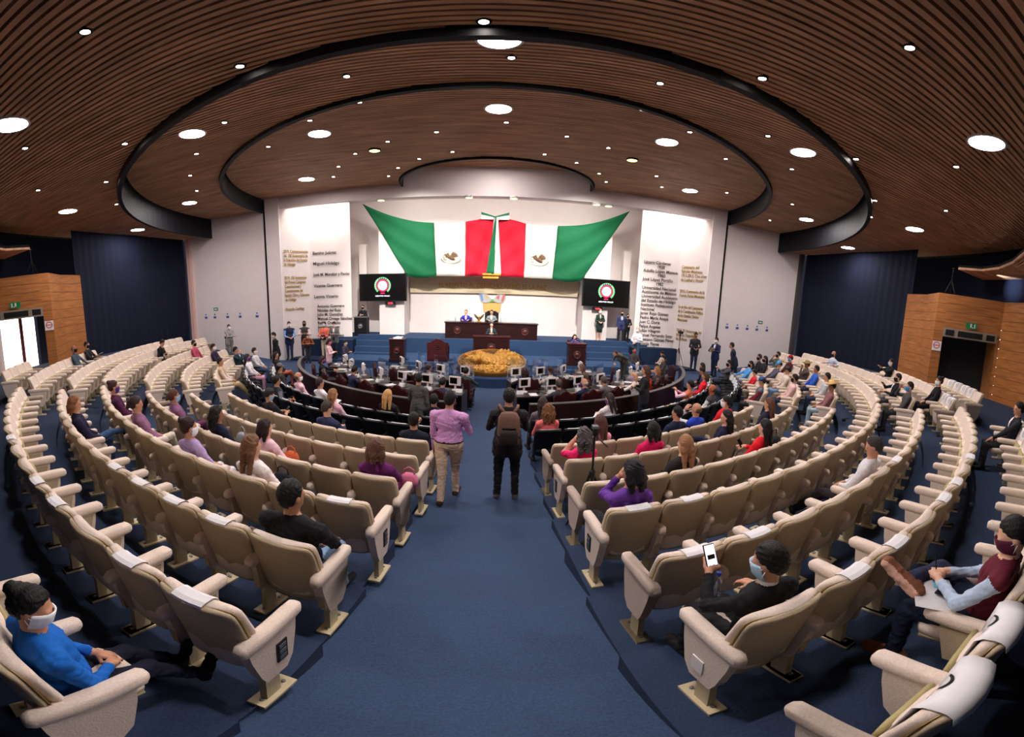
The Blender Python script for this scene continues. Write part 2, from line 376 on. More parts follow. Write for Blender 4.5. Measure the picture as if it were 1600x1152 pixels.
# ------------------------------------------------------------ auditorium seats
def back_loft(hw, yoff, th, z0=.27, z1=.92, n=16, inset=0., m=None, b=None):
    secs = []
    prof = [(0, .55), (.03, .78), (.1, .9), (.3, .97), (.6, 1.), (.86, 1.), (.94, .97), (.98, .9), (1., .76)]
    for v, wd in prof:
        z = z0+(z1-z0)*v; y0 = .195-(z-.27)*.30+yoff
        t = th*(.6 if v in (0, 1.) else 1.)
        sec = []
        for k in range(n):
            a = 2*pi*k/n; x = (hw-inset)*wd*sq(cos(a), .6); y = t/2*sq(sin(a), .7)
            sec.append((x, y0+y+.05*(x/hw)**2+(.02*sin(pi*min(1, v*1.3)) if yoff > 0 else 0), z))
        secs.append(sec)
    b.loft(secs, m)
def arm_part(b, x):
    b.loft([ring(x, y, z, hx, hz, 12, .6, 'y') for y, z, hx, hz in ((.0, .61, .03, .03), (.03, .615, .044, .048), (.2, .625, .047, .05), (.42, .635, .047, .047), (.5, .638, .043, .042), (.525, .638, .026, .024))], CREAM)
def stand_mesh(b, x):
    b.loft([[(x-.028, y0, z), (x+.028, y0, z), (x+.028, y1, z), (x-.028, y1, z)] for z, y0, y1 in ((.3, .1, .36), (.57, .06, .42))], SHELL)
    b.box((x, .22, .17), (.045, .12, .3), STANDM)
def plate_mesh(b, x):
    b.box((x, .24, .012), (.11, .3, .02), STANDM)
    for y in (.14, .34): b.lathe([(.014, 0), (.014, .012), (0, .014)], (x, y, .02), GREYP, n=6)
def make_seat(up):
    t = thing('auditorium_seat', 'x', 'seat')
    b = MB(); back_loft(.265, -.026, .052, b=b, m=SHELL); b.build('back_shell', t, True)
    b = MB(); back_loft(.265, .022, .088, z0=.33, z1=.928, b=b, m=CREAM); b.build('backrest', t, True)
    b = MB(); back_loft(.2675, -.006, .012, z0=.268, z1=.923, b=b, m=PIPING); b.build('piping', t, True)
    b = MB()
    if up:
        b.loft([ring(0, .2-.02*k+.0, z, .2*w, .07, 14, .6) for k, (z, w) in enumerate(((.30, .8), (.33, .98), (.45, 1.), (.62, 1.), (.69, .95), (.715, .7)))], CREAM); s = b.build('seat', t, True)
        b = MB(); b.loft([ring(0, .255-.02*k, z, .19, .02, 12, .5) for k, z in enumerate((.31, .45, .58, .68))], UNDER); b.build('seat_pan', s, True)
    else:
        b.loft([ring(0, y, .415, .2*w, .065, 14, .6, 'y') for y, w in ((.12, .8), (.15, .98), (.3, 1.), (.5, 1.), (.56, .95), (.59, .7))], CREAM); s = b.build('seat', t, True)
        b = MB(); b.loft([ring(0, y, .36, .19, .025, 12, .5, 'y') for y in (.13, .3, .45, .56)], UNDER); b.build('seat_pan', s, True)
    b = MB(); arm_part(b, .2725); b.build('armrest', t, True)
    b = MB(); stand_mesh(b, .2725); s = b.build('stand', t); b = MB(); plate_mesh(b, .2725); b.build('floor_plate', s)
    return t
def make_end(t, x, kind):
    """upholstered end panel with armrest on the aisle side of a row's first seat"""
    b = MB(); arm_part(b, x); b.build('armrest', t, True)
    b = MB(); b.loft([[(x-.035, y0, z), (x+.035, y0, z), (x+.035, y1, z), (x-.035, y1, z)] for z, y0, y1 in ((.22, .16, .34), (.3, .12, .40), (.5, .06, .44), (.6, .04, .45))], CREAM); p = b.build('end_panel', t)
    sx = x+math.copysign(.037, x)
    if kind == 'vent':
        b = MB(); b.box((sx, .3, .42), (.012, .09, .17), BLKP)
        for k in range(3): b.box((sx+math.copysign(.004, x), .3, .37+.05*k), (.012, .06, .03), GREYP)
        q = b.build('vent_grille', p); q['label'] = 'small black grille in the end panel'
    elif kind == 'plate':
        b = MB(); b.box((sx, .28, .36), (.01, .1, .12), PLASTICW); b.build('number_plate', p)
    b = MB(); b.box((x, .22, .14), (.045, .12, .24), STANDM); s = b.build('stand', t); b = MB(); plate_mesh(b, x); b.build('floor_plate', s)
def make_black(end=False):
    t = thing('theatre_chair', 'x', 'seat')
    b = MB(); back_loft(.25, -.02, .04, z0=.3, z1=.86, b=b, m=BLKSHELL); b.build('back_shell', t, True)
    b = MB(); back_loft(.25, .018, .05, z0=.34, z1=.865, b=b, m=BLKFAB); b.build('backrest', t, True)
    b = MB(); back_loft(.236, .0, .03, z0=.862, z1=.874, b=b, m=GREYP); q = b.build('top_trim', t, True); q['label'] = 'thin grey strip along the top'
    b = MB(); b.loft([[(x, y+.05*(x/.25)**2, z_) for x, y, z_ in ring(0, .195-(z-.27)*.30+.062, z, w, .012, 24, .5)] for z, w in ((.66, .15), (.68, .17), (.84, .17), (.862, .15))], WTRIM); q = b.build('headrest_patch', t); q['label'] = 'white cloth patch on the front of the backrest'
    b = MB(); b.loft([ring(0, y, .42, .22*w, .05, 12, .6, 'y') for y, w in ((.1, .8), (.13, .98), (.3, 1.), (.5, 1.), (.54, .8))], BLKFAB); b.build('seat', t, True)
    b = MB(); b.loft([ring(.26, y, z, .025, .022, 8, .7, 'y') for y, z in ((.03, .6), (.2, .62), (.42, .62), (.45, .61))], BLKSHELL); b.build('armrest', t, True)
    b = MB(); b.tube([(.26, .1, .6), (.26, .2, .3), (.26, .22, .02)], .018, BLKP, 6); b.box((.26, .22, .01), (.06, .3, .02), BLKP); b.build('stand', t)
    return t

FAR = {'R0': ((45, 4), (45, 6)), 'R1': ((42, 11), (42, 12)), 'R2': ((43.6, 19), (43.6, 19)), 'R3': ((43, 19), (43, 19)), 'R4': ((46.6, 14), (46.6, 14)), 'R5': ((48, 12), (48, 12)), 'R6': ((51.2, 9), (51.2, 9))}
NEAR = {'R0': (2, 14), 'R1': (15, 15), 'R2': (14, 14), 'R3': (14, 14), 'R4': (12, 12), 'R5': (11, 11), 'R6': (10, 10)}
ROWNAME = {'R0': 'rearmost row', 'R1': 'second row from the back', 'R2': 'third row from the back', 'R3': 'fourth row from the back', 'R4': 'fifth row from the back', 'R5': 'sixth row from the back', 'R6': 'front beige row'}
def seat_angle(row, sg, i, far=False):
    r, z, aL, aR = ROWS[row]
    if row[0] == 'B':
        a = math.degrees(math.asin((aL if sg < 0 else aR)/r)); 
        return a+i*math.degrees(.54/(r+.2))
    step = math.degrees(PITCH/r)
    if far: return FAR[row][0 if sg < 0 else 1][0]+i*step
    return math.degrees(math.asin((aL if sg < 0 else aR)/r))+i*step
def seat_r(row, ang):
    r = ROWS[row][0]
    return r+(.6*(ang/75)**2 if row[0] == 'B' else 0)
def seat_pose(row, sg, i, far=False):
    a = seat_angle(row, sg, i, far); r = seat_r(row, a); x, y = polar(r, sg*a)
    return (x, y, ROWS[row][1]), rad(sg*a)
OCC = set()        # (row, side, index, far) of seats with somebody in them
SEATS = {}
def build_seats():
    up = make_seat(True); dn = make_seat(False); firstu = firstd = True
    ends = {('R1', -1): 'vent', ('R3', -1): 'vent', ('R1', 1): 'plate', ('R3', 1): 'vent', ('R5', 1): 'vent'}
    for row in ('R0', 'R1', 'R2', 'R3', 'R4', 'R5', 'R6'):
        for sg, side in ((-1, 'left'), (1, 'right')):
            for far in (False, True):
                n = FAR[row][0 if sg < 0 else 1][1] if far else NEAR[row][0 if sg < 0 else 1]
                for i in range(n):
                    loc, rz = seat_pose(row, sg, i, far); occ = (row, sg, i, far) in OCC
                    if occ: t = dn if firstd else copy_tree(dn); firstd = False
                    else: t = up if firstu else copy_tree(up); firstu = False
                    t.location = loc; t.rotation_euler = (0, 0, rz)
                    if far: lab = 'beige seat, %s beyond the %s side aisle, %s' % (ORD[i], side, ROWNAME[row])
                    else: lab = 'beige seat, %s to the %s of the centre aisle, %s' % (ORD[i], side, ROWNAME[row])
                    tag(t, lab, 'seat', 'beige seats, %s %s block' % (side, 'outer' if far else 'inner'))
                    t.name = 'auditorium_seat'
                    if sg > 0 and i == 0 or sg < 0 and i == n-1: make_end(t, -.2725, ends.get((row, sg)) if not far and sg > 0 else None)
                    if sg < 0 and i == 0 and not far and ends.get((row, sg)):
                        for ch in list(t.children):
                            if ch.name.split('.')[0] in ('armrest', 'stand'):
                                for g in list(ch.children): bpy.data.objects.remove(g)
                                bpy.data.objects.remove(ch)
                        make_end(t, .2725, ends[(row, sg)])
                    elif sg < 0 and i == 0: 
                        b = MB(); b.loft([[(.2725-.037, y0, z), (.2725+.037, y0, z), (.2725+.037, y1, z), (.2725-.037, y1, z)] for z, y0, y1 in ((.22, .16, .34), (.3, .12, .40), (.5, .06, .44), (.6, .04, .45))], CREAM); b.build('end_panel', t)
                    SEATS[(row, sg, i, far)] = t
    if firstd: bpy.data.objects.remove(dn)
    bl = make_black(); first = True
    for row, n in (('B2', 20), ('B1', 17)):
        for sg, side in ((-1, 'left'), (1, 'right')):
            for i in range(n):
                loc, rz = seat_pose(row, sg, i)
                t = bl if first else copy_tree(bl); first = False
                t.location = loc; t.rotation_euler = (0, 0, rz); t.name = 'theatre_chair'
                tag(t, 'black theatre chair, %s to the %s of the centre aisle, %s black row' % (ORD[i], side, 'rear' if row == 'B2' else 'front'), 'seat', 'black seats, %s side' % side)
                SEATS[(row, sg, i, False)] = t
def build_papers():
    """white sheets lying over the tops of some seat backs"""
    b = MB(); vs = []; fs = []
    prof = [(-.043, .915), (-.04, .93), (-.01, .9405), (.045, .9405), (.075, .922), (.088, .89)]
    for y, z in prof:
        for x in (-.1, -.035, .035, .11): vs.append((x, y+.05*(x/.265)**2, z+.004*sin(9*x)))
    for i in range(len(prof)-1):
        for k in range(3): fs.append((i*4+k, i*4+k+1, i*4+k+5, i*4+k+4))
    b.add(vs, fs, PAPER)
    p0 = b.build('paper_sheet'); md = p0.modifiers.new('thick', 'SOLIDIFY'); md.thickness = .002; first = True
    for row, sg, idx in (('R1', -1, (0, 1, 3, 4, 7)), ('R2', -1, (1, 2, 3, 4)), ('R3', -1, (0,)), ('R3', 1, (0, 1)), ('R2', 1, (0, 1, 6)), ('R1', 1, (1, 2, 4, 5, 7))):
        for i in idx:
            (x, y, z), rz = seat_pose(row, sg, i)
            p = p0 if first else p0.copy()
            if not first: C.objects.link(p)
            first = False; p.location = (x, y, z); p.rotation_euler = (0, 0, rz)
            tag(p, 'white paper over the %s seat %s of the aisle, %s' % (ORD[i], 'left' if sg < 0 else 'right', ROWNAME[row]), 'paper', 'white papers on seat backs')
    # white headrest covers with an oval emblem
    lst = [('R0', 1, 0, False), ('R0', 1, 1, False)]+[('R0', 1, i, True) for i in (1, 2, 3, 4)]+[('R0', 1, 11, False), ('R0', 1, 12, False)]+[('R1', 1, i, True) for i in (0, 1)]
    m = MB(); vs = []; fs = []; prof = [(-.06, .88), (-.055, .925), (-.03, .945), (.0, .95), (.05, .945), (.088, .915), (.118, .8), (.15, .66)]
    xs = (-.2, -.1, 0, .1, .2)
    for y, z in prof:
        for x in xs: vs.append((x, y+.05*(x/.265)**2, z-.1*abs(x)**2))
    for i in range(len(prof)-1):
        for k in range(4): fs.append((i*5+k, i*5+k+1, i*5+k+6, i*5+k+5))
    m.add(vs, fs, PAPER); c0 = m.build('headrest_cover', smooth=True); md = c0.modifiers.new('thick', 'SOLIDIFY'); md.thickness = .004
    m = MB(); R = Matrix.Rotation(rad(-84), 3, 'X'); cpos = (0, .118, .78)
    def oval(rx, rz_, m_, off, wd):
        n = 28; vs = []; fs = []
        for k in range(n):
            t = 2*pi*k/n
            for q in (0, 1): z_ = .87+(rz_-wd*q)*sin(t)*.68; vs.append(((rx-wd*q)*cos(t), off+.004+float(np.interp(z_, (.66, .8, .915, .945), (.15, .118, .088, .05)))+.05*((rx-wd*q)*cos(t)/.265)**2, z_-.1*((rx-wd*q)*cos(t))**2))
        for k in range(n): fs.append((2*k, 2*k+1, (2*k+3) % (2*n), (2*k+2) % (2*n)))
        m.add(vs, fs, m_)
    oval(.085, .1, BLKP, .006, .014); oval(.03, .035, GOLD, .007, .02)
    e0 = m.build('oval_emblem', c0); e0['label'] = 'dark oval ring with a small gold emblem'
    for k, (row, sg, i, far) in enumerate(lst):
        (x, y, z), rz = seat_pose(row, sg, i, far)
        c = c0 if k == 0 else copy_tree(c0); c.location = (x, y, z); c.rotation_euler = (0, 0, rz)
        where = ('%s beyond the right side aisle' % ORD[i]) if far else ('%s right of the aisle' % ORD[i])
        tag(c, 'white emblem cover, seat %s, %s' % (where, ROWNAME[row]), 'headrest cover', 'white headrest covers')

# ------------------------------------------------------------ balustrade, desks, things on them
def bal_r(a): return 5.72+1.48*(a/86)**2
def desk_shift(a, ring_): return (1.5 if ring_ == 'outer' else 1.1)*(abs(a)/86)**2
def build_pit():
    for sg, side in ((-1, 'left'), (1, 'right')):
        b = MB(); c = MB(); n = 44; vs = []; fs = []; vt = []; ft = []
        for i in range(n+1):
            a = 9.5+(92-9.5)*i/n; r = bal_r(a); s, k = polar(1, sg*a)
            for rr, z in ((r, 0), (r+.09, 0), (r+.09, .9), (r, .9)): vs.append((s*rr, k*rr, z))
            for rr, z in ((r-.02, .9), (r+.11, .9), (r+.11, .925), (r-.02, .925)): vt.append((s*rr, k*rr, z))
        for i in range(n):
            o = i*4; p = o+4
            for q in range(4): fs.append((o+q, o+(q+1) % 4, p+(q+1) % 4, p+q))
        fs += [(0, 1, 2, 3), (n*4, n*4+1, n*4+2, n*4+3)]
        b.add(vs, fs, MAHOG); c.add(vt, fs, GREYTOP)
        t = thing('balustrade', 'long curved dark wood balustrade with grey rail, %s of the centre aisle' % side, 'balustrade', group='curved balustrades')
        b.build('panel_wall', t); c.build('top_rail', t)
    mon = None
    UN = [(3.7, 4.42, 9.5, 11.8, 7, 'outer'), (2.05, 2.7, 13.5, 19.5, 4, 'inner')]
    desks = []
    for sg, side in ((-1, 'left'), (1, 'right')):
        for q0, q1, a0, st, n, ring_ in UN:
            for i in range(n):
                aa, ab = a0+st*i, a0+st*(i+1)-.5; am = (aa+ab)/2; k_ = desk_shift(am, ring_); r0, r1 = q0+k_, q1+k_
                t = thing('deputy_desk', 'dark wood curved desk, %s from the centre aisle in the %s %s arc' % (ORD[i], ring_, side), 'desk', group='curved desks, %s side' % side)
                lo, hi = sorted((rad(sg*aa), rad(sg*ab)))
                b = MB(); b.arc(r0, r1, .72, .76, lo, hi, DESKTOP, n=8); b.build('desktop', t)
                b = MB(); b.arc(r0+.04, r0+.08, 0, .72, lo, hi, MAHOG, n=8); b.build('front_panel', t)
                for q in (lo, hi):
                    b = MB(); dl = math.copysign(.03/r1, am*0+ (hi-q) - (q-lo)); b.arc(r0+.08, r1-.04, 0, .72, min(q, q+dl), max(q, q+dl), MAHOG, n=1); b.build('side_panel', t)
                desks.append((sg, side, r0, r1, am, ring_, i))
    return desks
def make_monitor():
    t = thing('monitor', 'x', 'monitor'); b = MB()
    b.box((0, 0, .27), (.34, .06, .25), PLASTICW); b.box((0, .05, .27), (.24, .06, .18), PLASTICW); b.build('housing', t)
    b = MB(); b.box((-.03, -.031, .275), (.22, .006, .17), SCREEN); b.build('screen', t)
    b = MB(); b.tube([(0, .02, .02), (0, .03, .16)], .03, PLASTICW, 10); b.lathe([(.1, 0), (.1, .015), (.05, .03), (0, .03)], (0, .02, 0), PLASTICW, 16); b.build('stand', t)
    return t
def make_mic():
    t = thing('microphone', 'x', 'microphone'); b = MB(); b.lathe([(.05, 0), (.05, .03), (.02, .04), (0, .04)], (0, 0, 0), BLKP, 12); b.build('base', t)
    b = MB(); b.tube([(0, 0, .03), (0, -.02, .2), (0, -.08, .34), (0, -.14, .4)], .007, BLKP, 6); b.build('gooseneck', t)
    b = MB(); b.tube([(0, -.13, .395), (0, -.2, .43)], [.014, .018], BLKP, 8); b.build('head', t); return t
def make_exec():
    t = thing('leather_chair', 'x', 'chair'); b = MB()
    poly = [(-.3, .5), (.3, .5), (.31, .95), (.27, 1.02), (.15, 1.0), (.08, 1.06), (0, 1.09), (-.08, 1.06), (-.15, 1.0), (-.27, 1.02), (-.31, .95)]
    b.prismR(poly, .09, Matrix.Rotation(rad(6), 3, 'X'), (0, .08, 0), LEATHER); b.build('backrest', t)
    b = MB(); pts = [(x, z) for x, z in poly[2:]]; b.tube([(x, .05-.105*z+.02, z+.005) for x, z in pts], .018, MAHOG2, 6); b.build('back_trim', t)
    b = MB(); b.box((0, .3, .45), (.54, .5, .12), LEATHER); b.build('seat', t)
    for x in (-.3, .3):
        b = MB(); b.tube([(x, .06, .66), (x, .45, .66), (x, .5, .62)], .03, LEATHER, 8); b.tube([(x, .42, .64), (x, .4, .42)], .02, LEATHER, 6); b.build('armrest', t)
    b = MB(); b.tube([(0, .25, .08), (0, .25, .4)], .035, BLKP, 8)
    for k in range(5): b.tube([(0, .25, .1), (.28*cos(k*1.2566), .25+.28*sin(k*1.2566), .04)], .02, BLKP, 6)
    b.build('pedestal', t); return t
def build_pit_things(desks):
    mon, mic, ex = make_monitor(), make_mic(), make_exec(); fm = fe = True
    b = MB(); b.add([(-.09, 0, 0), (.09, 0, 0), (.09, .05, .1), (-.09, .05, .1), (.09, .1, 0), (-.09, .1, 0)], [(0, 1, 2, 3), (3, 2, 4, 5), (1, 4, 2), (0, 3, 5), (0, 5, 4, 1)], PAPER); card = b.build('name_card'); fc = True
    b = MB(); b.box((0, 0, .004), (.22, .3, .008), PAPER); sheet = b.build('paper_stack'); fs_ = True
    ag = glass('acrylic')
    b = MB(); b.box((0, 0, .34), (.74, .008, .62), ag); pa = b.build('acrylic_screen'); fa = True
    bt = make_bottle(); fb = True
    for sg, side, r0, r1, am, ring_, i in desks:
        def P(rr, da, z): x, y = polar(rr, sg*(am+da)); return (x, y, z), rad(sg*am)
        w1 = '%s desk from the aisle, %s %s arc' % (ORD[i], ring_, side)
        def put(o, first, loc, rz):
            q = o if first else copy_tree(o); q.location = loc; q.rotation_euler = (0, 0, rz); return q
        l, z = P(r0+.2, (-1 if ring_ == 'outer' else -3), .76); q = put(mon, fm, l, z+rnd.uniform(-.3, .3)); tag(q, 'white framed monitor on the '+w1, 'monitor', 'monitors on the desks')
        l, z = P(r0+.35, (4 if ring_ == 'outer' else 6), .76); q = put(mic, fm, l, z); tag(q, 'black gooseneck microphone on the '+w1, 'microphone', 'desk microphones'); fm = False
        l, z = P(r0+.44, (-3.6 if ring_ == 'outer' else -6), .76); q = put(card, fc, l, z); tag(q, 'white folded name card on the '+w1, 'name card', 'name cards'); fc = False
        l, z = P(r1-.2, (1 if ring_ == 'outer' else 2), .76); q = put(sheet, fs_, l, z+rnd.uniform(-.3, .3)); tag(q, 'white papers on the '+w1, 'papers', 'papers on the desks'); fs_ = False
        if i % 2 == 1 or ring_ == 'inner':
            l, z = P(r0+.06, 0, .76); q = put(pa, fa, l, z); tag(q, 'clear acrylic screen on the '+w1, 'screen', 'clear acrylic screens'); fa = False
        if i % 2 == 0:
            l, z = P(r0+.3, (-4.6 if ring_ == 'outer' else -8), .76); q = put(bt, fb, l, z); tag(q, 'small clear water bottle on the '+w1, 'bottle', 'water bottles on the desks'); fb = False
    for sg, side, ring_, angs in EXEC:
        for i, a in enumerate(angs):
            x, y = polar((5.3 if ring_ == 'outer' else 3.52)+desk_shift(a, ring_), sg*a); q = ex if fe else copy_tree(ex); fe = False; q.location = (x, y, 0); q.rotation_euler = (0, 0, rad(sg*a))
            tag(q, 'dark red leather chair with crested back, %s from the centre aisle, %s %s desk arc' % (ORD[i], ring_, side), 'chair', 'leather chairs behind the desks')
    for loc, rz, lab in (((-1.43, 7.34, 1.09), pi, 'dark red leather chair of the person in blue at the long desk'), ((3.8, 4.35, .35), pi, 'dark red leather chair behind the narrow right lectern')):
        q = copy_tree(ex); q.location = loc; q.rotation_euler = (0, 0, rz); tag(q, lab, 'chair')
EXEC = [(-1, 'left', 'outer', (13.6, 25.4, 36.5, 47.6, 58.5, 69.8)), (1, 'right', 'outer', (20.5, 28.8, 37.5, 50.5, 58.5, 66.5, 86)), (-1, 'left', 'inner', (14, 33.1, 50, 68)), (1, 'right', 'inner', (17.9, 32.3, 57.5, 75))]
def make_bottle():
    t = thing('water_bottle', 'x', 'bottle'); b = MB(); b.lathe([(.03, 0), (.032, .02), (.03, .14), (.013, .18), (.013, .19), (0, .19)], (0, 0, 0), glass('bottle_plastic', (.85, .92, 1), .25), 12); b.build('body', t, True)
    b = MB(); b.lathe([(.016, .19), (.016, .215), (0, .215)], (0, 0, 0), mat('blue_cap', (30, 70, 190), .4, var=0), 12); b.build('cap', t); return t

# ------------------------------------------------------------ lettering
def text_mesh(name, lines, size, material, spacing=1.0, extrude=.006, align='LEFT', width=None):
    cu = bpy.data.curves.new(name, 'FONT'); cu.body = '\n'.join(lines); cu.size = size; cu.extrude = extrude; cu.space_line = spacing; cu.align_x = align; cu.offset = size*.012
    o = bpy.data.objects.new(name, cu); C.objects.link(o)
    dg = bpy.context.evaluated_depsgraph_get(); me = bpy.data.meshes.new_from_object(o.evaluated_get(dg))
    bpy.data.objects.remove(o); bpy.data.curves.remove(cu)
    me.name = name; me.materials.clear(); me.materials.append(material)
    if width:
        xs = [v.co.x for v in me.vertices]; k = width/(max(xs)-min(xs))
        for v in me.vertices: v.co.x *= k
    q = bpy.data.objects.new(name, me); C.objects.link(q); return q
def on_wall(o, p, right):
    r = Vector(right).normalized(); u = Vector((0, 0, 1)); n = r.cross(u)
    o.matrix_world = Matrix.Translation(Vector(p)+n*.03) @ Matrix((r, u, n)).transposed().to_4x4()
def build_lettering():
    o = text_mesh('wall_lettering', ['EL RESPETO AL DERECHO AJENO ES LA PAZ'], .36, mat('gilt_band_letters', (196, 150, 70), .4, .5, var=.05), width=6.0)
    on_wall(o, (-3.1, 8.74, 3.72), (1, 0, 0)); tag(o, 'gold capital letters of a motto on the beige band under the flag', 'lettering')
    # left name panel (faces the hall), right name panel
    L = (2.14, .4, 0); R = (2.14, -.4, 0)
    rows = [('Benito Juárez', 5.55), ('Miguel Hidalgo', 4.98), ('José M. Morelos y Pavón', 4.38), ('Vicente Guerrero', 3.78), ('Leona Vicario', 3.2)]
    for i, (s, z) in enumerate(rows):
        o = text_mesh('wall_lettering', [s], .24, DARKTXT, width=[1.25, 1.4, 1.95, 1.55, 1.3][i]); on_wall(o, (-9.35, 5.83, z), L)
        tag(o, 'bronze name lettering on the left stage panel, %s line from the top' % ORD[i], 'lettering', 'name lettering on the left stage panel')
    o = text_mesh('wall_lettering', ['Antonio Guerrero', 'Nicolás del Ruiz', 'Julio M. González', 'Manuel Ortega Sánchez', 'Rafael Cravioto', 'José Rodríguez', 'Luis Pintado S.', 'Agustín Hermoso', 'Muñoz Mayorga'], .23, DARKTXT, spacing=.98, width=1.9)
    on_wall(o, (-9.2, 5.86, 2.68), L); tag(o, 'dense block of bronze names low on the left stage panel', 'lettering', 'name lettering on the left stage panel')
    o = text_mesh('wall_lettering', ['Lázaro Cárdenas', '            1938', 'Adolfo López Mateos', '             1960', 'José López Portillo', '            1982', 'Universidad Nacional', 'Autónoma de México', 'Universidad Autónoma', 'del Estado de Hidalgo', 'Instituto Politécnico', 'Nacional'], .235, DARKTXT, spacing=.97, width=2.0)
    on_wall(o, (7.62, 6.15, 5.45), R); tag(o, 'upper block of bronze names and years on the right stage panel', 'lettering', 'name lettering on the right stage panel')
    o = text_mesh('wall_lettering', ['Javier Rojo Gómez', 'Pedro María Anaya', 'Juan C. Doria', 'Felipe Angeles', 'Julián Villagrán', 'Manuel Fernando Soto', 'Cayetano Gómez Pérez', 'Nicolás Flores', 'José Rico Cuervo', 'Javier Reyes Cal'], .235, DARKTXT, spacing=.99, width=1.95)
    on_wall(o, (7.62, 6.15, 2.72), R); tag(o, 'lower block of bronze names on the right stage panel', 'lettering', 'name lettering on the right stage panel')
    gl = [(['2019, Conmemoración', 'del 150 Aniversario de', 'la Erección del Estado', 'de Hidalgo'], 5.65, 'upper'), (['2019, 150 Aniversario', 'del Primer Congreso', 'Constitucional y', 'Constituyente del', 'Estado Libre y Soberano', 'de Hidalgo'], 4.25, 'middle'), (['Ricardo Garibay'], 2.6, 'lowest')]
    A = Vector((-10.5, 4.4, 0)); D = Vector((1, 1.4, 0))
    for ls, z, nm in gl:
        o = text_mesh('wall_lettering', ls, .23, GOLDTXT, spacing=1.0, width=1.45 if len(ls) > 1 else 1.1); p = A+D*.08; on_wall(o, (p.x, p.y, z), D)
        tag(o, '%s block of small gold lettering on the left angled side panel' % nm, 'lettering', 'gold lettering left side panel')
    gr = [(['Centenario del', 'Ejército Mexicano', '1913-2013, Cien años', 'de Lealtad y Honor'], 5.35, 'topmost'), (['2015, Centenario de la', 'Fuerza Aérea Mexicana'], 4.05, 'second'), (['En el Año del Centenario', 'de la Constitución Política', 'de los Estados Unidos', 'Mexicanos'], 3.2, 'third'), (['2017, 50 Aniversario del', 'Instituto Tecnológico', 'de Pachuca'], 1.95, 'lowest')]
    A = Vector((9.5, 5.8, 0)); D = Vector((1, -1.4, 0))
    for ls, z, nm in gr:
        o = text_mesh('wall_lettering', ls, .23, GOLDTXT, spacing=1.0, width=1.5); p = A+D*.1; on_wall(o, (p.x, p.y, z), D)
        tag(o, '%s block of small gold lettering on the right angled side panel' % nm, 'lettering', 'gold lettering right side panel')

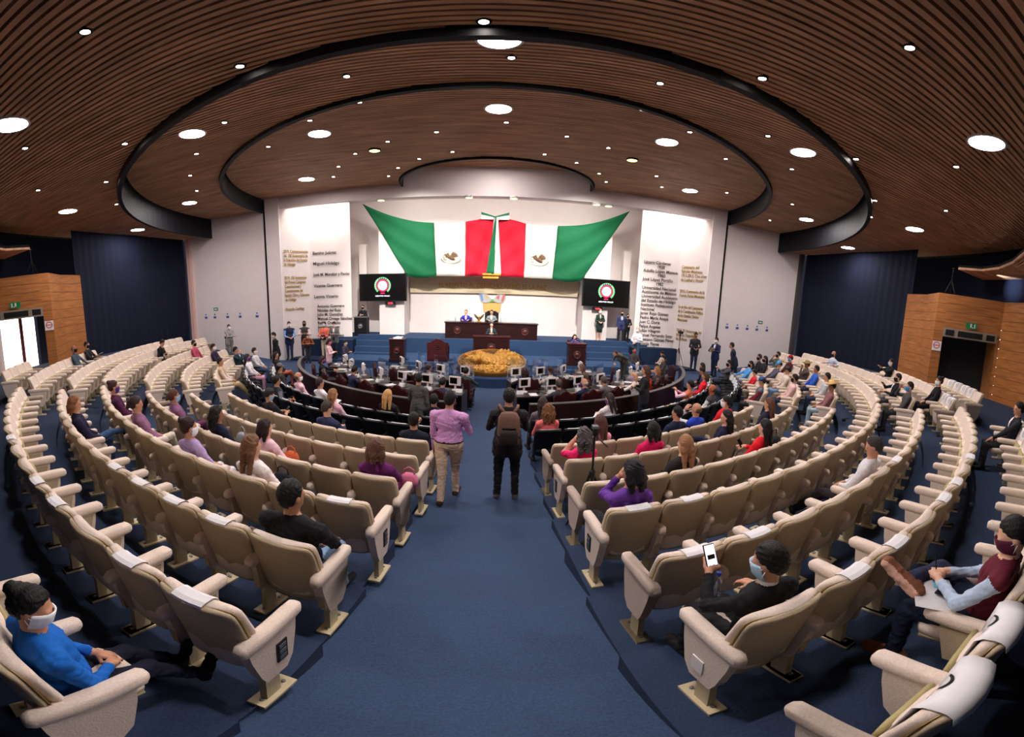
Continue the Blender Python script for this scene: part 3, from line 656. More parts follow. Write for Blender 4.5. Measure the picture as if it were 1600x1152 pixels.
# ------------------------------------------------------------ flag, screens, stage furniture
def build_flag():
    KF = 0.9521
    FR = mat('flag_red', (188, 10, 40), .75, var=.05, scale=4); FG = mat('flag_green', (2, 92, 54), .75, var=.05, scale=4); FW = mat('flag_white', (206, 200, 192), .8, var=.03, scale=4); EM = mat('flag_emblem', (112, 86, 62), .8, var=.4, scale=14); OR = mat('orange_ribbon', (226, 140, 40), .7, var=.05)
    def patch(tl, tr, br, bl, m, name, parent, amp, sg, sag=0., nu=22, nv=16, yo=0.):
        vs = []; fs = []
        for j in range(nv+1):
            v = j/nv
            for i in range(nu+1):
                u = i/nu; sgv = -sag*sin(pi*u)
                x = (tl[0]*(1-u)+tr[0]*u)*(1-v)+(bl[0]*(1-u)+br[0]*u)*v; z = (tl[1]*(1-u)+tr[1]*u)*(1-v)+(bl[1]*(1-u)+br[1]*u)*v+sgv*(1-.6*v)
                y = 8.55+amp*sin(7*u+5*v+x)+amp*.6*sin(13*(v*1.2-u*.5))
                vs.append((.09+(x-.09)*KF, y-1.15+yo, 3.5+(z-3.5)*KF))
        for j in range(nv):
            for i in range(nu): o = j*(nu+1)+i; fs.append((o, o+1, o+nu+2, o+nu+1))
        b = MB(); b.add(vs, fs, m); o = b.build(name, parent, True); s = o.modifiers.new('cloth', 'SOLIDIFY'); s.thickness = .012; return o
    for sg, side in ((-1, 'left'), (1, 'right')):
        t = thing('national_flag', 'large green, white and red flag draped over the stage, %s of the pair' % side, 'flag', group='pair of draped flags')
        X = lambda x: sg*x
        patch((X(7.4), 8.68), (X(3.36), 7.37), (X(3.2), 4.36), (X(4.85), 4.36), FG, 'green_stripe', t, .05, sg, .3)
        w_ = patch((X(3.36), 7.35), (X(1.62), 7.42), (X(1.62), 4.36), (X(3.2), 4.36), FW, 'white_stripe', t, .035, sg, .05)
        patch((X(1.62), 7.42), (X(.12), 7.75), (X(.3), 4.4), (X(1.62), 4.36), FR, 'red_stripe', t, .06, sg)
        b = MB()     # eagle of the flag: body, wing, wreath
        cx, cz = X(2.4), 5.35
        Q = lambda x, z, dy=0.: (cx+x, 8.5-dy, cz+z)
        b.tube([Q(-.3, .08), Q(-.2, .1), Q(-.05, .05), Q(.1, -.03), Q(.2, -.1)], [.03, .07, .11, .1, .04], EM, 8); b.tube([Q(-.24, .12, .02), Q(-.3, .2, .03), Q(-.38, .17, .03)], [.05, .055, .015], EM, 8)
        for k in range(7): a_ = .1+.17*k; b.tube([Q(-.02, .06, .02), Q(-.02+.2*cos(a_), .08+.2*sin(a_), .04), Q(-.02+.42*cos(a_), .08+.34*sin(a_), .02)], [.05, .045, .012], EM, 6)
        for k in range(4): a_ = 1.75+.2*k; b.tube([Q(-.12, .1, .02), Q(-.12+.2*cos(a_), .08+.24*sin(a_), .02)], [.045, .012], EM, 6)
        b.tube([Q(-.38, .17, .03), Q(-.46, .08, .03), Q(-.36, .0, .03), Q(-.42, -.08, .03), Q(-.25, -.12, .03)], .016, mat('snake_green', (96, 104, 70), .8), 6)
        for sgn_ in (0, 1):
            for k in range(11): a = pi+.1+k*.14 if sgn_ == 0 else 2*pi-.1-k*.14; da = .13 if sgn_ == 0 else -.13; b.tube([Q(.52*cos(a), .02+.3*sin(a)), Q(.57*cos(a+da*.6), .02+.34*sin(a+da*.6), .01), Q(.53*cos(a+da), .02+.31*sin(a+da))], [.012, .026, .006], mat('wreath_olive', (150, 146, 110), .8), 5)
        b.v = [(.09+(x-.09)*KF, y-1.13, 3.5+(z-3.5)*KF) for x, y, z in b.v]
        q = b.build('emblem', w_)
    t = thing('ribbon_bow', 'green and white bow with hanging ribbon between the two flags', 'bow'); 
    patch((-.04, 7.72), (.04, 7.72), (-.02, 4.5), (-.46, 4.45), FG, 'green_tail', t, .02, 1, yo=-.12)
    b = MB(); b.add([(.03, 8.4, 7.7), (.1, 8.4, 7.7), (.36, 8.4, 4.5), (-.04, 8.4, 4.5)], [(0, 1, 2, 3)], FW); b.v = [(.09+(x-.09)*KF, y-1.12, 3.5+(z-3.5)*KF) for x, y, z in b.v]; o = b.build('white_tail', t); o.modifiers.new('cloth', 'SOLIDIFY').thickness = .01
    for sg in (-1, 1):
        b = MB(); b.prismR([(0, 7.74), (sg*.75, 7.98), (sg*.75, 7.84), (0, 7.66)], .06, Matrix.Identity(3), (-.05, 8.42, 0), FG); b.prismR([(sg*.08, 7.72), (sg*.75, 7.82), (sg*.75, 7.56), (sg*.1, 7.56)], .05, Matrix.Identity(3), (-.05, 8.42, 0), FW); b.v = [(.09+(x-.09)*KF, y-1.12, 3.5+(z-3.5)*KF) for x, y, z in b.v]; b.build('bow_loop', t)
    b = MB(); b.box((-.15, 8.4, 4.48), (1.0, .05, .1), OR); b.box((-.2, 8.4, 4.3), (.85, .05, .1), OR); b.v = [(.09+(x-.09)*KF, y-1.12, 3.5+(z-3.5)*KF) for x, y, z in b.v]; b.build('orange_tie', t)

def disc(b, c, r, m, y, n=36):
    b.add([(c[0]+r*cos(2*pi*k/n), y, c[1]+r*sin(2*pi*k/n)) for k in range(n)], [tuple(range(n))], m)
def annulus(b, c, r0, r1, m, y, n=36, a0=0., a1=2*pi):
    vs = []; 
    for k in range(n+1):
        t = a0+(a1-a0)*k/n
        for r in (r0, r1): vs.append((c[0]+r*cos(t), y, c[1]+r*sin(t)))
    b.add(vs, [(2*k, 2*k+1, 2*k+3, 2*k+2) for k in range(n)], m)
def build_screens():
    E = lambda n, c, e: mat(n, c, .5, var=0, emit=e)
    eg, ew, er, eb = E('lit_green', (70, 150, 90), .9), E('lit_white', (226, 226, 240), 1.), E('lit_red', (190, 30, 70), .9), E('lit_lilac', (160, 160, 214), .8)
    for cx, side in ((-5.92, 'left'), (5.98, 'right')):
        t = thing('wall_screen', 'wide black video wall showing a round seal, %s of the flag' % side, 'screen', (cx, 7.25, 3.7), group='pair of wall screens')
        b = MB(); b.box((0, 0, 0), (2.62, .16, 1.5), BLKP); b.build('housing', t)
        b = MB(); b.box((0, -.085, 0), (2.54, .01, 1.42), SCREEN); s = b.build('display', t)
        b = MB(); b.box((0, -.0905, 0), (2.54, .002, .006), BLKP); b.box((0, -.0905, 0), (.006, .002, 1.42), BLKP)
        y = -.092; c = (0, .1)
        annulus(b, c, .36, .46, eg, y, 40, -.9, pi+.9); annulus(b, c, .37, .43, BLKP, y-.001, 40, .9, pi-.9); annulus(b, c, .25, .34, er, y); disc(b, c, .25, ew, y); annulus(b, c, .12, .15, eb, y-.002, 20); 
        for k in range(5): b.box((-.12+.06*k, y-.002, .1+.05*sin(k*2)), (.03, .002, .16), eb if k % 2 else BLKP)
        for k in range(16): b.box((c[0]+.41*cos(-.5+k*.27), y-.002, c[1]+.41*sin(-.5+k*.27)), (.025, .002, .04), ew)
        b.box((0, y, -.32), (.24, .002, .06), er); q = b.build('seal', s); q['label'] = 'round seal with green, red and white rings'
        o = text_mesh('caption', ['LEGISLATURA HIDALGO'], .1, ew, extrude=.001, align='CENTER', width=.8); o.parent = s; o.location = (0, -.094, -.5); o.rotation_euler = (pi/2, 0, 0)
        t = thing('clock_display', 'small red digital display under the %s wall screen' % side, 'clock', (cx+(.4 if cx < 0 else -.42), 7.28, 2.84), group='red digital displays')
        b = MB(); b.box((0, 0, 0), (.56, .08, .17), BLKP); b.build('housing', t)
        o = text_mesh('digits', ['13:56'], .13, E('lit_red_digits', (255, 50, 70), 2.5), extrude=.002, align='CENTER'); o.parent = t; o.location = (0, -.043, -.045); o.rotation_euler = (pi/2, 0, 0)
def medallion(b, c, r, m, n=28):       # round relief on a vertical face looking to -y
    R = Matrix.Rotation(pi/2, 3, 'X')
    b.lathe([(r, 0), (r, .03), (r*.86, .035), (r*.82, .02), (r*.55, .022), (r*.5, .034), (0, .04)], c, m, n, R)
    for k in range(14): a = k*2*pi/14; b.lathe([(.1*r, .02), (.06*r, .034), (0, .036)], (c[0]+.68*r*cos(a), c[1], c[2]+.68*r*sin(a)), m, 6, R)
    b.tube([(c[0]-.3*r, c[1]-.04, c[2]-.1*r), (c[0], c[1]-.05, c[2]+.25*r), (c[0]+.3*r, c[1]-.04, c[2])], [.06*r, .12*r, .05*r], m, 6)
def lectern(x, y, z, w, h, label, dep=.5):
    t = thing('lectern', label, 'lectern', (x, y, z))
    b = MB(); b.box((0, 0, h/2), (w, dep, h), MAHOG); b.box((0, -.01, .05), (w+.06, dep+.06, .1), MAHOG); b.build('body', t)
    b = MB(); b.box((0, 0, h+.02), (w+.08, dep+.08, .05), MAHOG2); b.build('top', t)
    b = MB()
    for s in (-1, 1): b.box((s*(w/2-.04), -dep/2-.012, h/2), (.05, .024, h*.86), MAHOG2)
    for s in (.1, .92): b.box((0, -dep/2-.012, h*s), (w-.06, .024, .04), MAHOG2)
    b.build('frame_moulding', t)
    b = MB(); medallion(b, (0, -dep/2, h*.52), min(w*.22, .2), mat('medallion_red', (74, 30, 26), .4, var=.1)); q = b.build('medallion', t, True); q['label'] = 'round reddish carved medallion'
    return t
def build_stage():
    t = thing('presidium_desk', 'long dark wood desk with two medallions on the stage dais', 'desk', (-.08, 6.35, 1.09))
    b = MB(); b.box((0, 0, .4), (4.7, .06, .8), MAHOG); b.build('front_panel', t)
    for s in (-1, 1): b = MB(); b.box((s*2.32, .35, .4), (.06, .7, .8), MAHOG); b.build('side_panel', t)
    b = MB(); b.box((0, .33, .82), (4.8, .8, .05), MAHOG); b.build('top', t)
    for s in (-1, 1): b = MB(); medallion(b, (s*1.72, -.03, .42), .19, mat('medallion_red', (74, 30, 26), .4, var=.1)); b.build('medallion', t, True)
    lectern(-.04, 5.0, .35, 1.72, 1.0, 'wide dark wood speaker podium with medallion in front of the long desk', .6)
    lectern(-4.22, 3.35, .35, .68, .96, 'narrow dark wood lectern with papers on top, left of the red panelled chair')
    lectern(3.78, 3.45, .35, .8, .96, 'narrow dark wood lectern below the right stage stairs')
    t = thing('black_podium', 'dark podium with round mark behind the left stage panel', 'podium', (-7.0, 6.75, 1.09)); b = MB(); b.box((0, 0, .5), (.7, .5, 1.0), BLKP); b.build('body', t); b = MB(); b.box((0, 0, 1.02), (.76, .56, .05), GREYP); b.build('top', t)
    b = MB(); medallion(b, (0, -.25, .55), .13, GREYP); b.build('medallion', t, True)
    # ceremonial chair seen from behind
    t = thing('ceremonial_chair', 'large dark red carved chair seen from behind beside the gold emblem', 'chair', (-2.42, 3.4, .35))
    poly = [(-.47, 0), (.47, 0), (.47, .86), (.3, .88), (.2, .97), (0, 1.03), (-.2, .97), (-.3, .88), (-.47, .86)]
    b = MB(); b.prismR(poly, .1, Matrix.Identity(3), (0, 0, 0), MAHOG2); b.build('backrest', t)
    b = MB(); b.prismR([(x*.84, .1+z*.8) for x, z in poly], .03, Matrix.Identity(3), (0, -.06, 0), LEATHER); b.build('back_panel', t)
    b = MB(); b.tube([(-.14, -.08, .62), (0, -.09, .7), (.14, -.08, .62)], .02, MAHOG2, 6); b.tube([(-.1, -.08, .6), (.1, -.08, .6)], .02, MAHOG2, 6); b.build('carved_crest', t)
    b = MB(); b.box((0, .35, .42), (.86, .6, .14), LEATHER); b.build('seat', t)
    for s in (-1, 1):
        b = MB(); b.box((s*.42, .35, .66), (.09, .6, .06), MAHOG2); b.build('armrest', t)
        b = MB(); b.box((s*.42, .6, .33), (.08, .08, .66), MAHOG2); b.build('leg', t)
    # coat of arms over the chairman's seat and his high backed chair
    t = thing('chairman_chair', 'high backed dark chair behind the middle of the long desk', 'chair', (-.08, 7.15, 1.09)); b = MB(); b.prismR([(-.36, .1), (.36, .1), (.36, 1.28), (.2, 1.4), (-.2, 1.4), (-.36, 1.28)], .12, Matrix.Identity(3), (0, .2, 0), BLKP); b.build('backrest', t); b = MB(); b.box((0, -.1, .45), (.6, .55, .12), BLKP); b.build('seat', t); b = MB(); b.tube([(0, -.05, 0), (0, -.05, .4)], .05, BLKP, 8); b.build('pedestal', t)
    t = thing('coat_of_arms', 'colourful heraldic panel with two crossed flags on the white wall behind the chairman', 'coat of arms', (-.08, 8.9, 2.95))
    I = Matrix.Identity(3); BL = mat('arms_blue', (96, 140, 190), .6); YL = mat('arms_gold', (206, 170, 96), .6, var=.2); GR = mat('arms_green', (110, 160, 90), .6); RD = mat('arms_red', (196, 96, 92), .6)
    b = MB(); b.prismR([(-.44, -.6), (.44, -.6), (.5, -.1), (.4, .12), (-.4, .12), (-.5, -.1)], .06, I, (0, 0, 0), YL); b.build('shield', t)
    for s, m1 in ((-1, BL), (1, RD)):
        b = MB(); b.prismR([(0, .1), (s*.62, .75), (s*.74, .5), (s*.58, 0), (s*.4, -.1), (s*.1, 0)], .05, I, (0, -.05, 0), mat('arms_white', (176, 176, 178), .6)); f = b.build('flag_panel', t)
        b = MB(); b.prismR([(s*.56, .72), (s*.74, .5), (s*.6, .02), (s*.5, .05), (s*.58, .4)], .05, I, (0, -.075, 0), m1); b.build('flag_edge', f)
        b = MB(); b.prismR([(s*.2, .25), (s*.4, .42), (s*.36, .1)], .05, I, (0, -.08, 0), RD if s > 0 else YL); b.build('flag_mark', f)
        b = MB(); b.tube([(s*.05, -.02, -.15), (s*.8, -.06, .95)], .02, YL, 6); b.build('flag_pole', t)
    b = MB(); b.prismR([(-.16, -.02), (0, .16), (.16, -.02)], .06, I, (0, -.08, 0), GR); b.build('green_mount', t)
    t = thing('eagle_statuette', 'small golden eagle statuette with spread wings on the long desk', 'statuette', (-.72, 6.55, 1.93)); b = MB()
    b.lathe([(.12, 0), (.12, .04), (.06, .06), (0, .06)], (0, 0, 0), GOLD, 12); b.build('base', t); b = MB(); b.tube([(0, 0, .05), (0, 0, .14), (0, -.02, .26), (0, -.05, .3)], [.05, .06, .05, .03], GOLD, 8); b.build('body', t, True)
    for s in (-1, 1): b = MB(); b.tube([(s*.03, 0, .16), (s*.16, .02, .3), (s*.26, .02, .42)], [.05, .06, .015], mat('wing_dark', (96, 70, 40), .5, .4), 8); b.build('wing', t, True)
    for i, (x, lab) in enumerate(((-.32, 'beside the golden eagle'), (.12, 'in front of the chairman'))):
        m = make_mic(); m.location = (x, 6.7, 1.94); tag(m, 'black microphone on the long stage desk %s' % lab, 'microphone')
    for i, x in enumerate((-1.95, -1.05, .4)):
        q = make_bottle(); q.location = (x, 6.75, 1.94); tag(q, 'small water bottle on the long stage desk, %s from the left' % ORD[i], 'bottle', 'water bottles on the stage desk')
    b = MB(); b.box((0, 0, .02), (.4, .28, .04), PAPER, .1); b.box((.06, .02, .06), (.3, .24, .05), PAPER, -.2); q = b.build('paper_stack', loc=(-4.22, 3.35, 1.355)); tag(q, 'stack of papers on the narrow left lectern', 'papers')

def build_emblem():
    """big tilted gold relief of an eagle"""
    n = 220; Rr = 1.38
    g = np.linspace(-1, 1, n); X, Z = np.meshgrid(g, g); r = np.hypot(X, Z)
    H = .03+.012*np.sin(14*X+6*np.sin(5*Z))*np.sin(11*Z+3*X)
    def cap(p, q, ra, rb, h):
        p = np.array(p); q = np.array(q); d = q-p; t = np.clip(((X-p[0])*d[0]+(Z-p[1])*d[1])/(d@d), 0, 1)
        D = np.hypot(X-p[0]-t*d[0], Z-p[1]-t*d[1]); w_ = ra+(rb-ra)*t
        return np.where(D < w_, h*(.6+.4*(1-(D/w_)**2)), 0)
    def put(v):
        nonlocal H; H = np.maximum(H, v)
    put(cap((-.15, .2), (.15, -.15), .25, .28, .16)); put(cap((.1, -.1), (.45, -.3), .2, .12, .14)); put(cap((-.2, .25), (-.42, .42), .15, .1, .17)); put(cap((-.42, .42), (-.62, .33), .08, .02, .16))
    for k in range(9):
        a = 1.25-.17*k; put(cap((.02+.03*k, .22-.02*k), (.05+.86*cos(a)*.86, .12+.8*sin(a)), .07, .055, .11+.012*(k % 3)))
    for k in range(7):
        a = .15-.13*k; put(cap((.3, -.02-.03*k), (.3+.56*cos(a), -.0+.56*sin(a)), .06, .04, .1))
    for k in range(8):
        a = 2.3+.2*k; put(cap((-.25, .12), (-.25+.5*cos(a), .1+.42*sin(a)), .07, .04, .1))
    pts = [(-.62, .33), (-.78, .15), (-.6, .02), (-.75, -.15), (-.5, -.2), (-.35, -.05), (-.2, -.3), (0, -.42)]
    for p, q in zip(pts, pts[1:]): put(cap(p, q, .05, .05, .15))
    for k in range(22):
        a = pi+.12+k*(pi-.24)/21
        for dr, da in ((.0, .0), (.11, .06), (-.1, -.05)):
            rr = .8+dr; put(cap((rr*cos(a), rr*sin(a)), ((rr+.06)*cos(a+.16), (rr+.06)*sin(a+.16)), .05, .02, .09+.02*((k+int(dr*10)) % 2)))
    for k in range(9): put(cap((-.3+.09*k, -.5-.03*sin(k)), (-.28+.1*k, -.58), .07, .05, .1+.02*(k % 2)))
    H = H+.012*np.sin(31*X+4*np.sin(9*Z))*np.sin(27*Z+5*np.sin(8*X)); H = np.where(r > .955, .06, H)
    vs = []; fs = []; idx = -np.ones((n, n), int)
    for j in range(n):
        for i in range(n):
            if r[j, i] <= 1.: idx[j, i] = len(vs); vs.append((X[j, i]*Rr, Z[j, i]*Rr, H[j, i]*1.7-.05))
    for j in range(n-1):
        for i in range(n-1):
            q = (idx[j, i], idx[j, i+1], idx[j+1, i+1], idx[j+1, i])
            if min(q) >= 0: fs.append(q)
    low = [max(vs[k][2] for k in f) < .075 and math.hypot(vs[f[0]][0], vs[f[0]][1]) < .94*Rr for f in fs]  # low faces of the relief, coloured dark as painted crevice shade
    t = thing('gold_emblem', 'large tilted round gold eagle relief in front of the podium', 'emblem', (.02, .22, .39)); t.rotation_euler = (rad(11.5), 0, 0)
    b = MB(); b.add(vs, fs, GOLD); k = b.mi(mat('gold_recess_shade', (92, 60, 26), .55, .5, var=.3, scale=10)); b.m = [k if q else 0 for q in low]; o = b.build('relief', t, False); o.location = (0, Rr, .06)
    b = MB(); b.lathe([(Rr*.97, -.06), (Rr, -.05), (Rr, .06), (Rr*.985, .075), (Rr*.96, .06), (Rr*.955, .03), (0, .03)], (0, Rr, 0), mat('emblem_edge', (120, 84, 32), .5, .5, var=.1), 64); b.build('rim', t)
    b = MB(); b.prism([(-1.0, .12), (1.0, .12), (.9, 2.5), (-.9, 2.5)], -.07, -.05, BLKP); 
    for s in (-1, 1): b.box((s*.7, 2.3, -.3), (.1, .1, .5), BLKP)
    b.build('support_frame', t)

# ------------------------------------------------------------ timber portals, doors, signs
def build_portals():
    for sg, side in ((-1, 'left'), (1, 'right')):
        P = [(15.65, -4.2), (15.1, -5.6), (14.0, -6.85), (15.35, -9.0), (14.1, -11.1), (12.7, -13.2)]
        P = [(sg*x, y) for x, y in P]
        t = 5.0; b = MB()
        def panel(p, q, z0, z1, thick=.12):
            p = Vector(p+(0,)); q = Vector(q+(0,)); d = (q-p); L = d.length; a = math.atan2(d.y, d.x); nrm = Vector((-d.y, d.x, 0)).normalized(); 
            if nrm.dot(Vector((p.x, p.y, 0))) < 0: nrm = -nrm
            c = (p+q)/2+nrm*thick/2
            n = max(1, int(round((z1-z0)/.36)))
            for k in range(n):
                za = z0+(z1-z0)*k/n; zb = z0+(z1-z0)*(k+1)/n-.012
                b.box((c.x, c.y, (za+zb)/2), (L, thick, zb-za), PWOOD, a)
            b.box((c.x+nrm.x*.02, c.y+nrm.y*.02, (z0+z1)/2), (L-.01, thick-.03, z1-z0-.02), BLACK, a)
        panel(P[0], P[1], 0, t); panel(P[1], P[2], 0, t)
        P5 = P[3]; lintel = 3.72
        D0 = (P[2][0]*.86+P5[0]*.14, P[2][1]*.86+P5[1]*.14); D1 = (P[2][0]*.05+P5[0]*.95, P[2][1]*.05+P5[1]*.95)
        panel(P[2], D0, 0, t); panel(D0, D1, lintel, t); panel(D1, P5, 0, t)
        panel(P5, P[4], 0, t); panel(P[4], P[5], 0, t)
        top = [P[0], P[1], P[2], P5, P[4], P[5], (sg*14.4, -13.2), (sg*17.9, -9.0), (sg*18.4, -4.2)]
        b.prism(top if sg > 0 else top[::-1], t-.04, t+.02, PWOOD)
        struct(b.build('wall_portal_%s' % side))
        a = math.atan2(D1[1]-D0[1], D1[0]-D0[0]); mx, my = (D0[0]+D1[0])/2, (D0[1]+D1[1])/2; L = math.hypot(D1[0]-D0[0], D1[1]-D0[1])
        n = Vector((-sin(a), cos(a))); n = n if n.dot(Vector((mx, my))) < 0 else -n      # towards the hall
        # air vent lintel
        tt = thing('air_vent', 'grey metal air vent strip over the %s doorway' % side, 'vent', (mx+n.x*.04, my+n.y*.04, lintel-.16), a, group='air vents over the doors')
        bb = MB(); bb.box((0, 0, 0), (L, .1, .34), mat('vent_frame', (150, 138, 124), .5, .4)); bb.build('frame', tt)
        for k, (u, w_) in enumerate(((-.38, .16), (0, .46), (.38, .16))):
            bb = MB(); bb.box((u*L, -.01 if True else 0, 0), (w_*L, .13, .22), BLKP); bb.build('grille', tt)
        L_ = bpy.data.lights.new('wall_light', 'SPOT'); L_.energy = 160; L_.spot_size = rad(70); L_.spot_blend = 1.; L_.color = (.75, .85, 1); lo = bpy.data.objects.new('wall_light', L_); C.objects.link(lo); lo.location = (sg*15.4, -8.2, 6.0)
        lo.rotation_euler = (Vector((sg*17.4, -9.6, 5.6))-lo.location).to_track_quat('-Z', 'Y').to_euler()
        # recessed doorway sides and floor
        bb = MB(); o = -n
        q0 = (D0[0]+o.x*2.6, D0[1]+o.y*2.6); q1 = (D1[0]+o.x*2.6, D1[1]+o.y*2.6)
        for p, q in ((D0, q0), (D1, q1)):
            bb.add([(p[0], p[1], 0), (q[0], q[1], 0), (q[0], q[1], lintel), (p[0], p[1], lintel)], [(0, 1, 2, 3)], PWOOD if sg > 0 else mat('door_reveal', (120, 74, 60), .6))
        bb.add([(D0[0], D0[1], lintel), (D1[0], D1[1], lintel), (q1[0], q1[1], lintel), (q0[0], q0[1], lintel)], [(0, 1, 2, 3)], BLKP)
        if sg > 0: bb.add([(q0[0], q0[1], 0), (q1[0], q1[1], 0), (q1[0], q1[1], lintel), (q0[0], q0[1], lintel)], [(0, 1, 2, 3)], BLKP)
        struct(bb.build('door_%d' % (1 if sg < 0 else 2)))
        if sg < 0:
            bb = MB(); bb.box(((q0[0]+q1[0])/2*.5+mx*.5, (q0[1]+q1[1])/2*.5+my*.5, lintel/2+.5), (.14, .14, lintel), mat('door_post', (150, 70, 60), .6), a); struct(bb.build('trim_8'))
        # exit sign above the vent, no smoking sign on the jamb
        sgn = thing('exit_sign', 'small green exit sign with pale figure above the %s doorway' % side, 'sign', (mx+n.x*.08, my+n.y*.08, lintel+.2), a, group='green exit signs'); bb = MB(); bb.box((0, 0, 0), (.42, .03, .24), mat('exit_green', (20, 120, 70), .5, var=0)); bb.build('panel', sgn)
        bb = MB(); f = 1 if n.dot(Vector((-sin(a), cos(a)))) < 0 else -1
        bb.lathe([(.03, -.02), (.03, .02), (0, .02)], (-.02, -.018*f, .06), PAPER, 10, Matrix.Rotation(pi/2, 3, 'X')); bb.box((-.02, -.018*f, 0), (.06, .006, .1), PAPER, rx=0); bb.box((.04, -.018*f, -.06), (.05, .006, .03), PAPER); bb.box((.12, -.018*f, 0), (.04, .006, .16), PAPER); bb.build('running_figure', sgn)
        jx, jy = P[2][0]*.5+D0[0]*.5, P[2][1]*.5+D0[1]*.5
        sgn = thing('no_smoking_sign', 'white square no smoking sign on the timber beside the %s doorway' % side, 'sign', (jx+n.x*.03, jy+n.y*.03, 3.0), a, group='no smoking signs'); bb = MB(); bb.box((0, 0, 0), (.34, .02, .36), PAPER); bb.build('panel', sgn)
        bb = MB(); y = -.013*f; RDm = mat('sign_red', (190, 40, 44), .6, var=0); annulus(bb, (0, .02), .1, .13, RDm, y, 24); bb.box((0, y, .02), (.2, .004, .03), RDm); bb.box((0, y*1.01, .02), (.16, .003, .03), BLKP); bb.build('symbol', sgn)
    # daylight outside the left door: pale paved ground
    b = MB(); b.box((-30, -16, -.1), (24, 30, .1), mat('pale_paving', (220, 200, 190), .8)); struct(b.build('floor'))
    # speaker / technician items on the balcony over the right portal
    # five small notices and a green sign on each end wall
    BLn = mat('notice_blue', (70, 74, 150), .7, var=0)
    for sg, side in ((-1, 'left'), (1, 'right')):
        xs = [15.6, 14.95, 14.05, 13.2, 12.1] if sg < 0 else [11.95, 12.6, 13.25, 13.9, 14.6]
        for i, x in enumerate(sorted(sg*v for v in xs)):
            t = thing('notice', 'small white and blue notice on the %s end wall, %s from the left' % (side, ORD[i]), 'notice', (x, 4.385, 2.45 if sg < 0 else 2.5), group='small notices, %s wall' % side)
            b = MB(); b.box((0, 0, 0), (.2, .01, .36), PAPER); b.build('sheet', t)
            b = MB(); b.box((0, -.007, -.1), (.18, .004, .12), BLn); b.lathe([(.045, 0), (.045, .01), (0, .01)], (0, -.002, .07), BLn, 12, Matrix.Rotation(pi/2, 3, 'X')); b.build('pictogram', t)
        t = thing('route_sign', 'small green sign above the notices on the %s end wall' % side, 'sign', (sg*14.85 if sg < 0 else 14.1, 4.385, 2.82), group='green route signs'); b = MB(); b.box((0, 0, 0), (.3, .012, .18), mat('exit_green', (20, 120, 70), .5, var=0)); b.build('panel', t); b = MB(); b.box((0, -.008, 0), (.2, .004, .08), PAPER); b.build('mark', t)
def build_tripods():
    def tripod(loc, h, spread, label, cam_=False, head=True, rz=0.):
        t = thing('tripod', label, 'tripod', loc, rz); hz = h*.56
        b = MB(); b.tube([(0, 0, hz*.8), (0, 0, h*.93)], .014, BLKP, 8); b.build('centre_column', t)
        for k in range(3):
            a = 2.1*k+.4; b = MB(); b.tube([(.03*cos(a), .03*sin(a), hz), (spread*.55*cos(a), spread*.55*sin(a), hz*.45)], .016, BLKP, 6); b.tube([(spread*.5*cos(a), spread*.5*sin(a), hz*.5), (spread*cos(a), spread*sin(a), 0)], .011, BLKP, 6); b.build('leg', t)
        b = MB(); b.lathe([(.035, hz-.03), (.04, hz+.05), (.02, hz+.08), (0, hz+.08)], (0, 0, 0), BLKP, 10); b.build('hub', t)
        b = MB(); b.box((0, 0, h*.96), (.05, .05, h*.06), BLKP); b.tube([(0, 0, h*.93), (.12, -.16, h*.86)], .008, BLKP, 6); b.build('pan_head', t)
        b = MB(); b.box((0, 0, h), (.07, .09, .03), GREYP); b.build('quick_plate', t)
        return t
    tripod((1.28, -10.78, .57), 1.42, .3, 'black photo tripod standing by the first seats right of the aisle')
    tripod((9.2, 4.3, .12), 1.78, .5, 'tall camera tripod in front of the right stage panel')
    t = thing('video_camera', 'small black video camera on the tall right stage tripod', 'camera', (9.2, 4.3, 1.92)); b = MB(); b.box((0, 0, .08), (.12, .3, .14), BLKP); b.build('body', t); b = MB(); b.tube([(0, -.15, .08), (0, -.28, .08)], .05, BLKP, 12); b.build('lens', t); b = MB(); b.tube([(0, .1, .16), (0, -.1, .2), (0, -.1, .15)], .012, BLKP, 6); b.build('handle', t)
    tripod((-12.0, 1.2, .1), 1.5, .3, 'thin black stand at the left end of the black seats')
    tripod((15.9, -6.2, 5.02), 1.3, .35, 'black tripod on top of the right timber portal')
    tripod((-15.6, -6.6, 5.02), 1.2, .35, 'black tripod on top of the left timber portal')

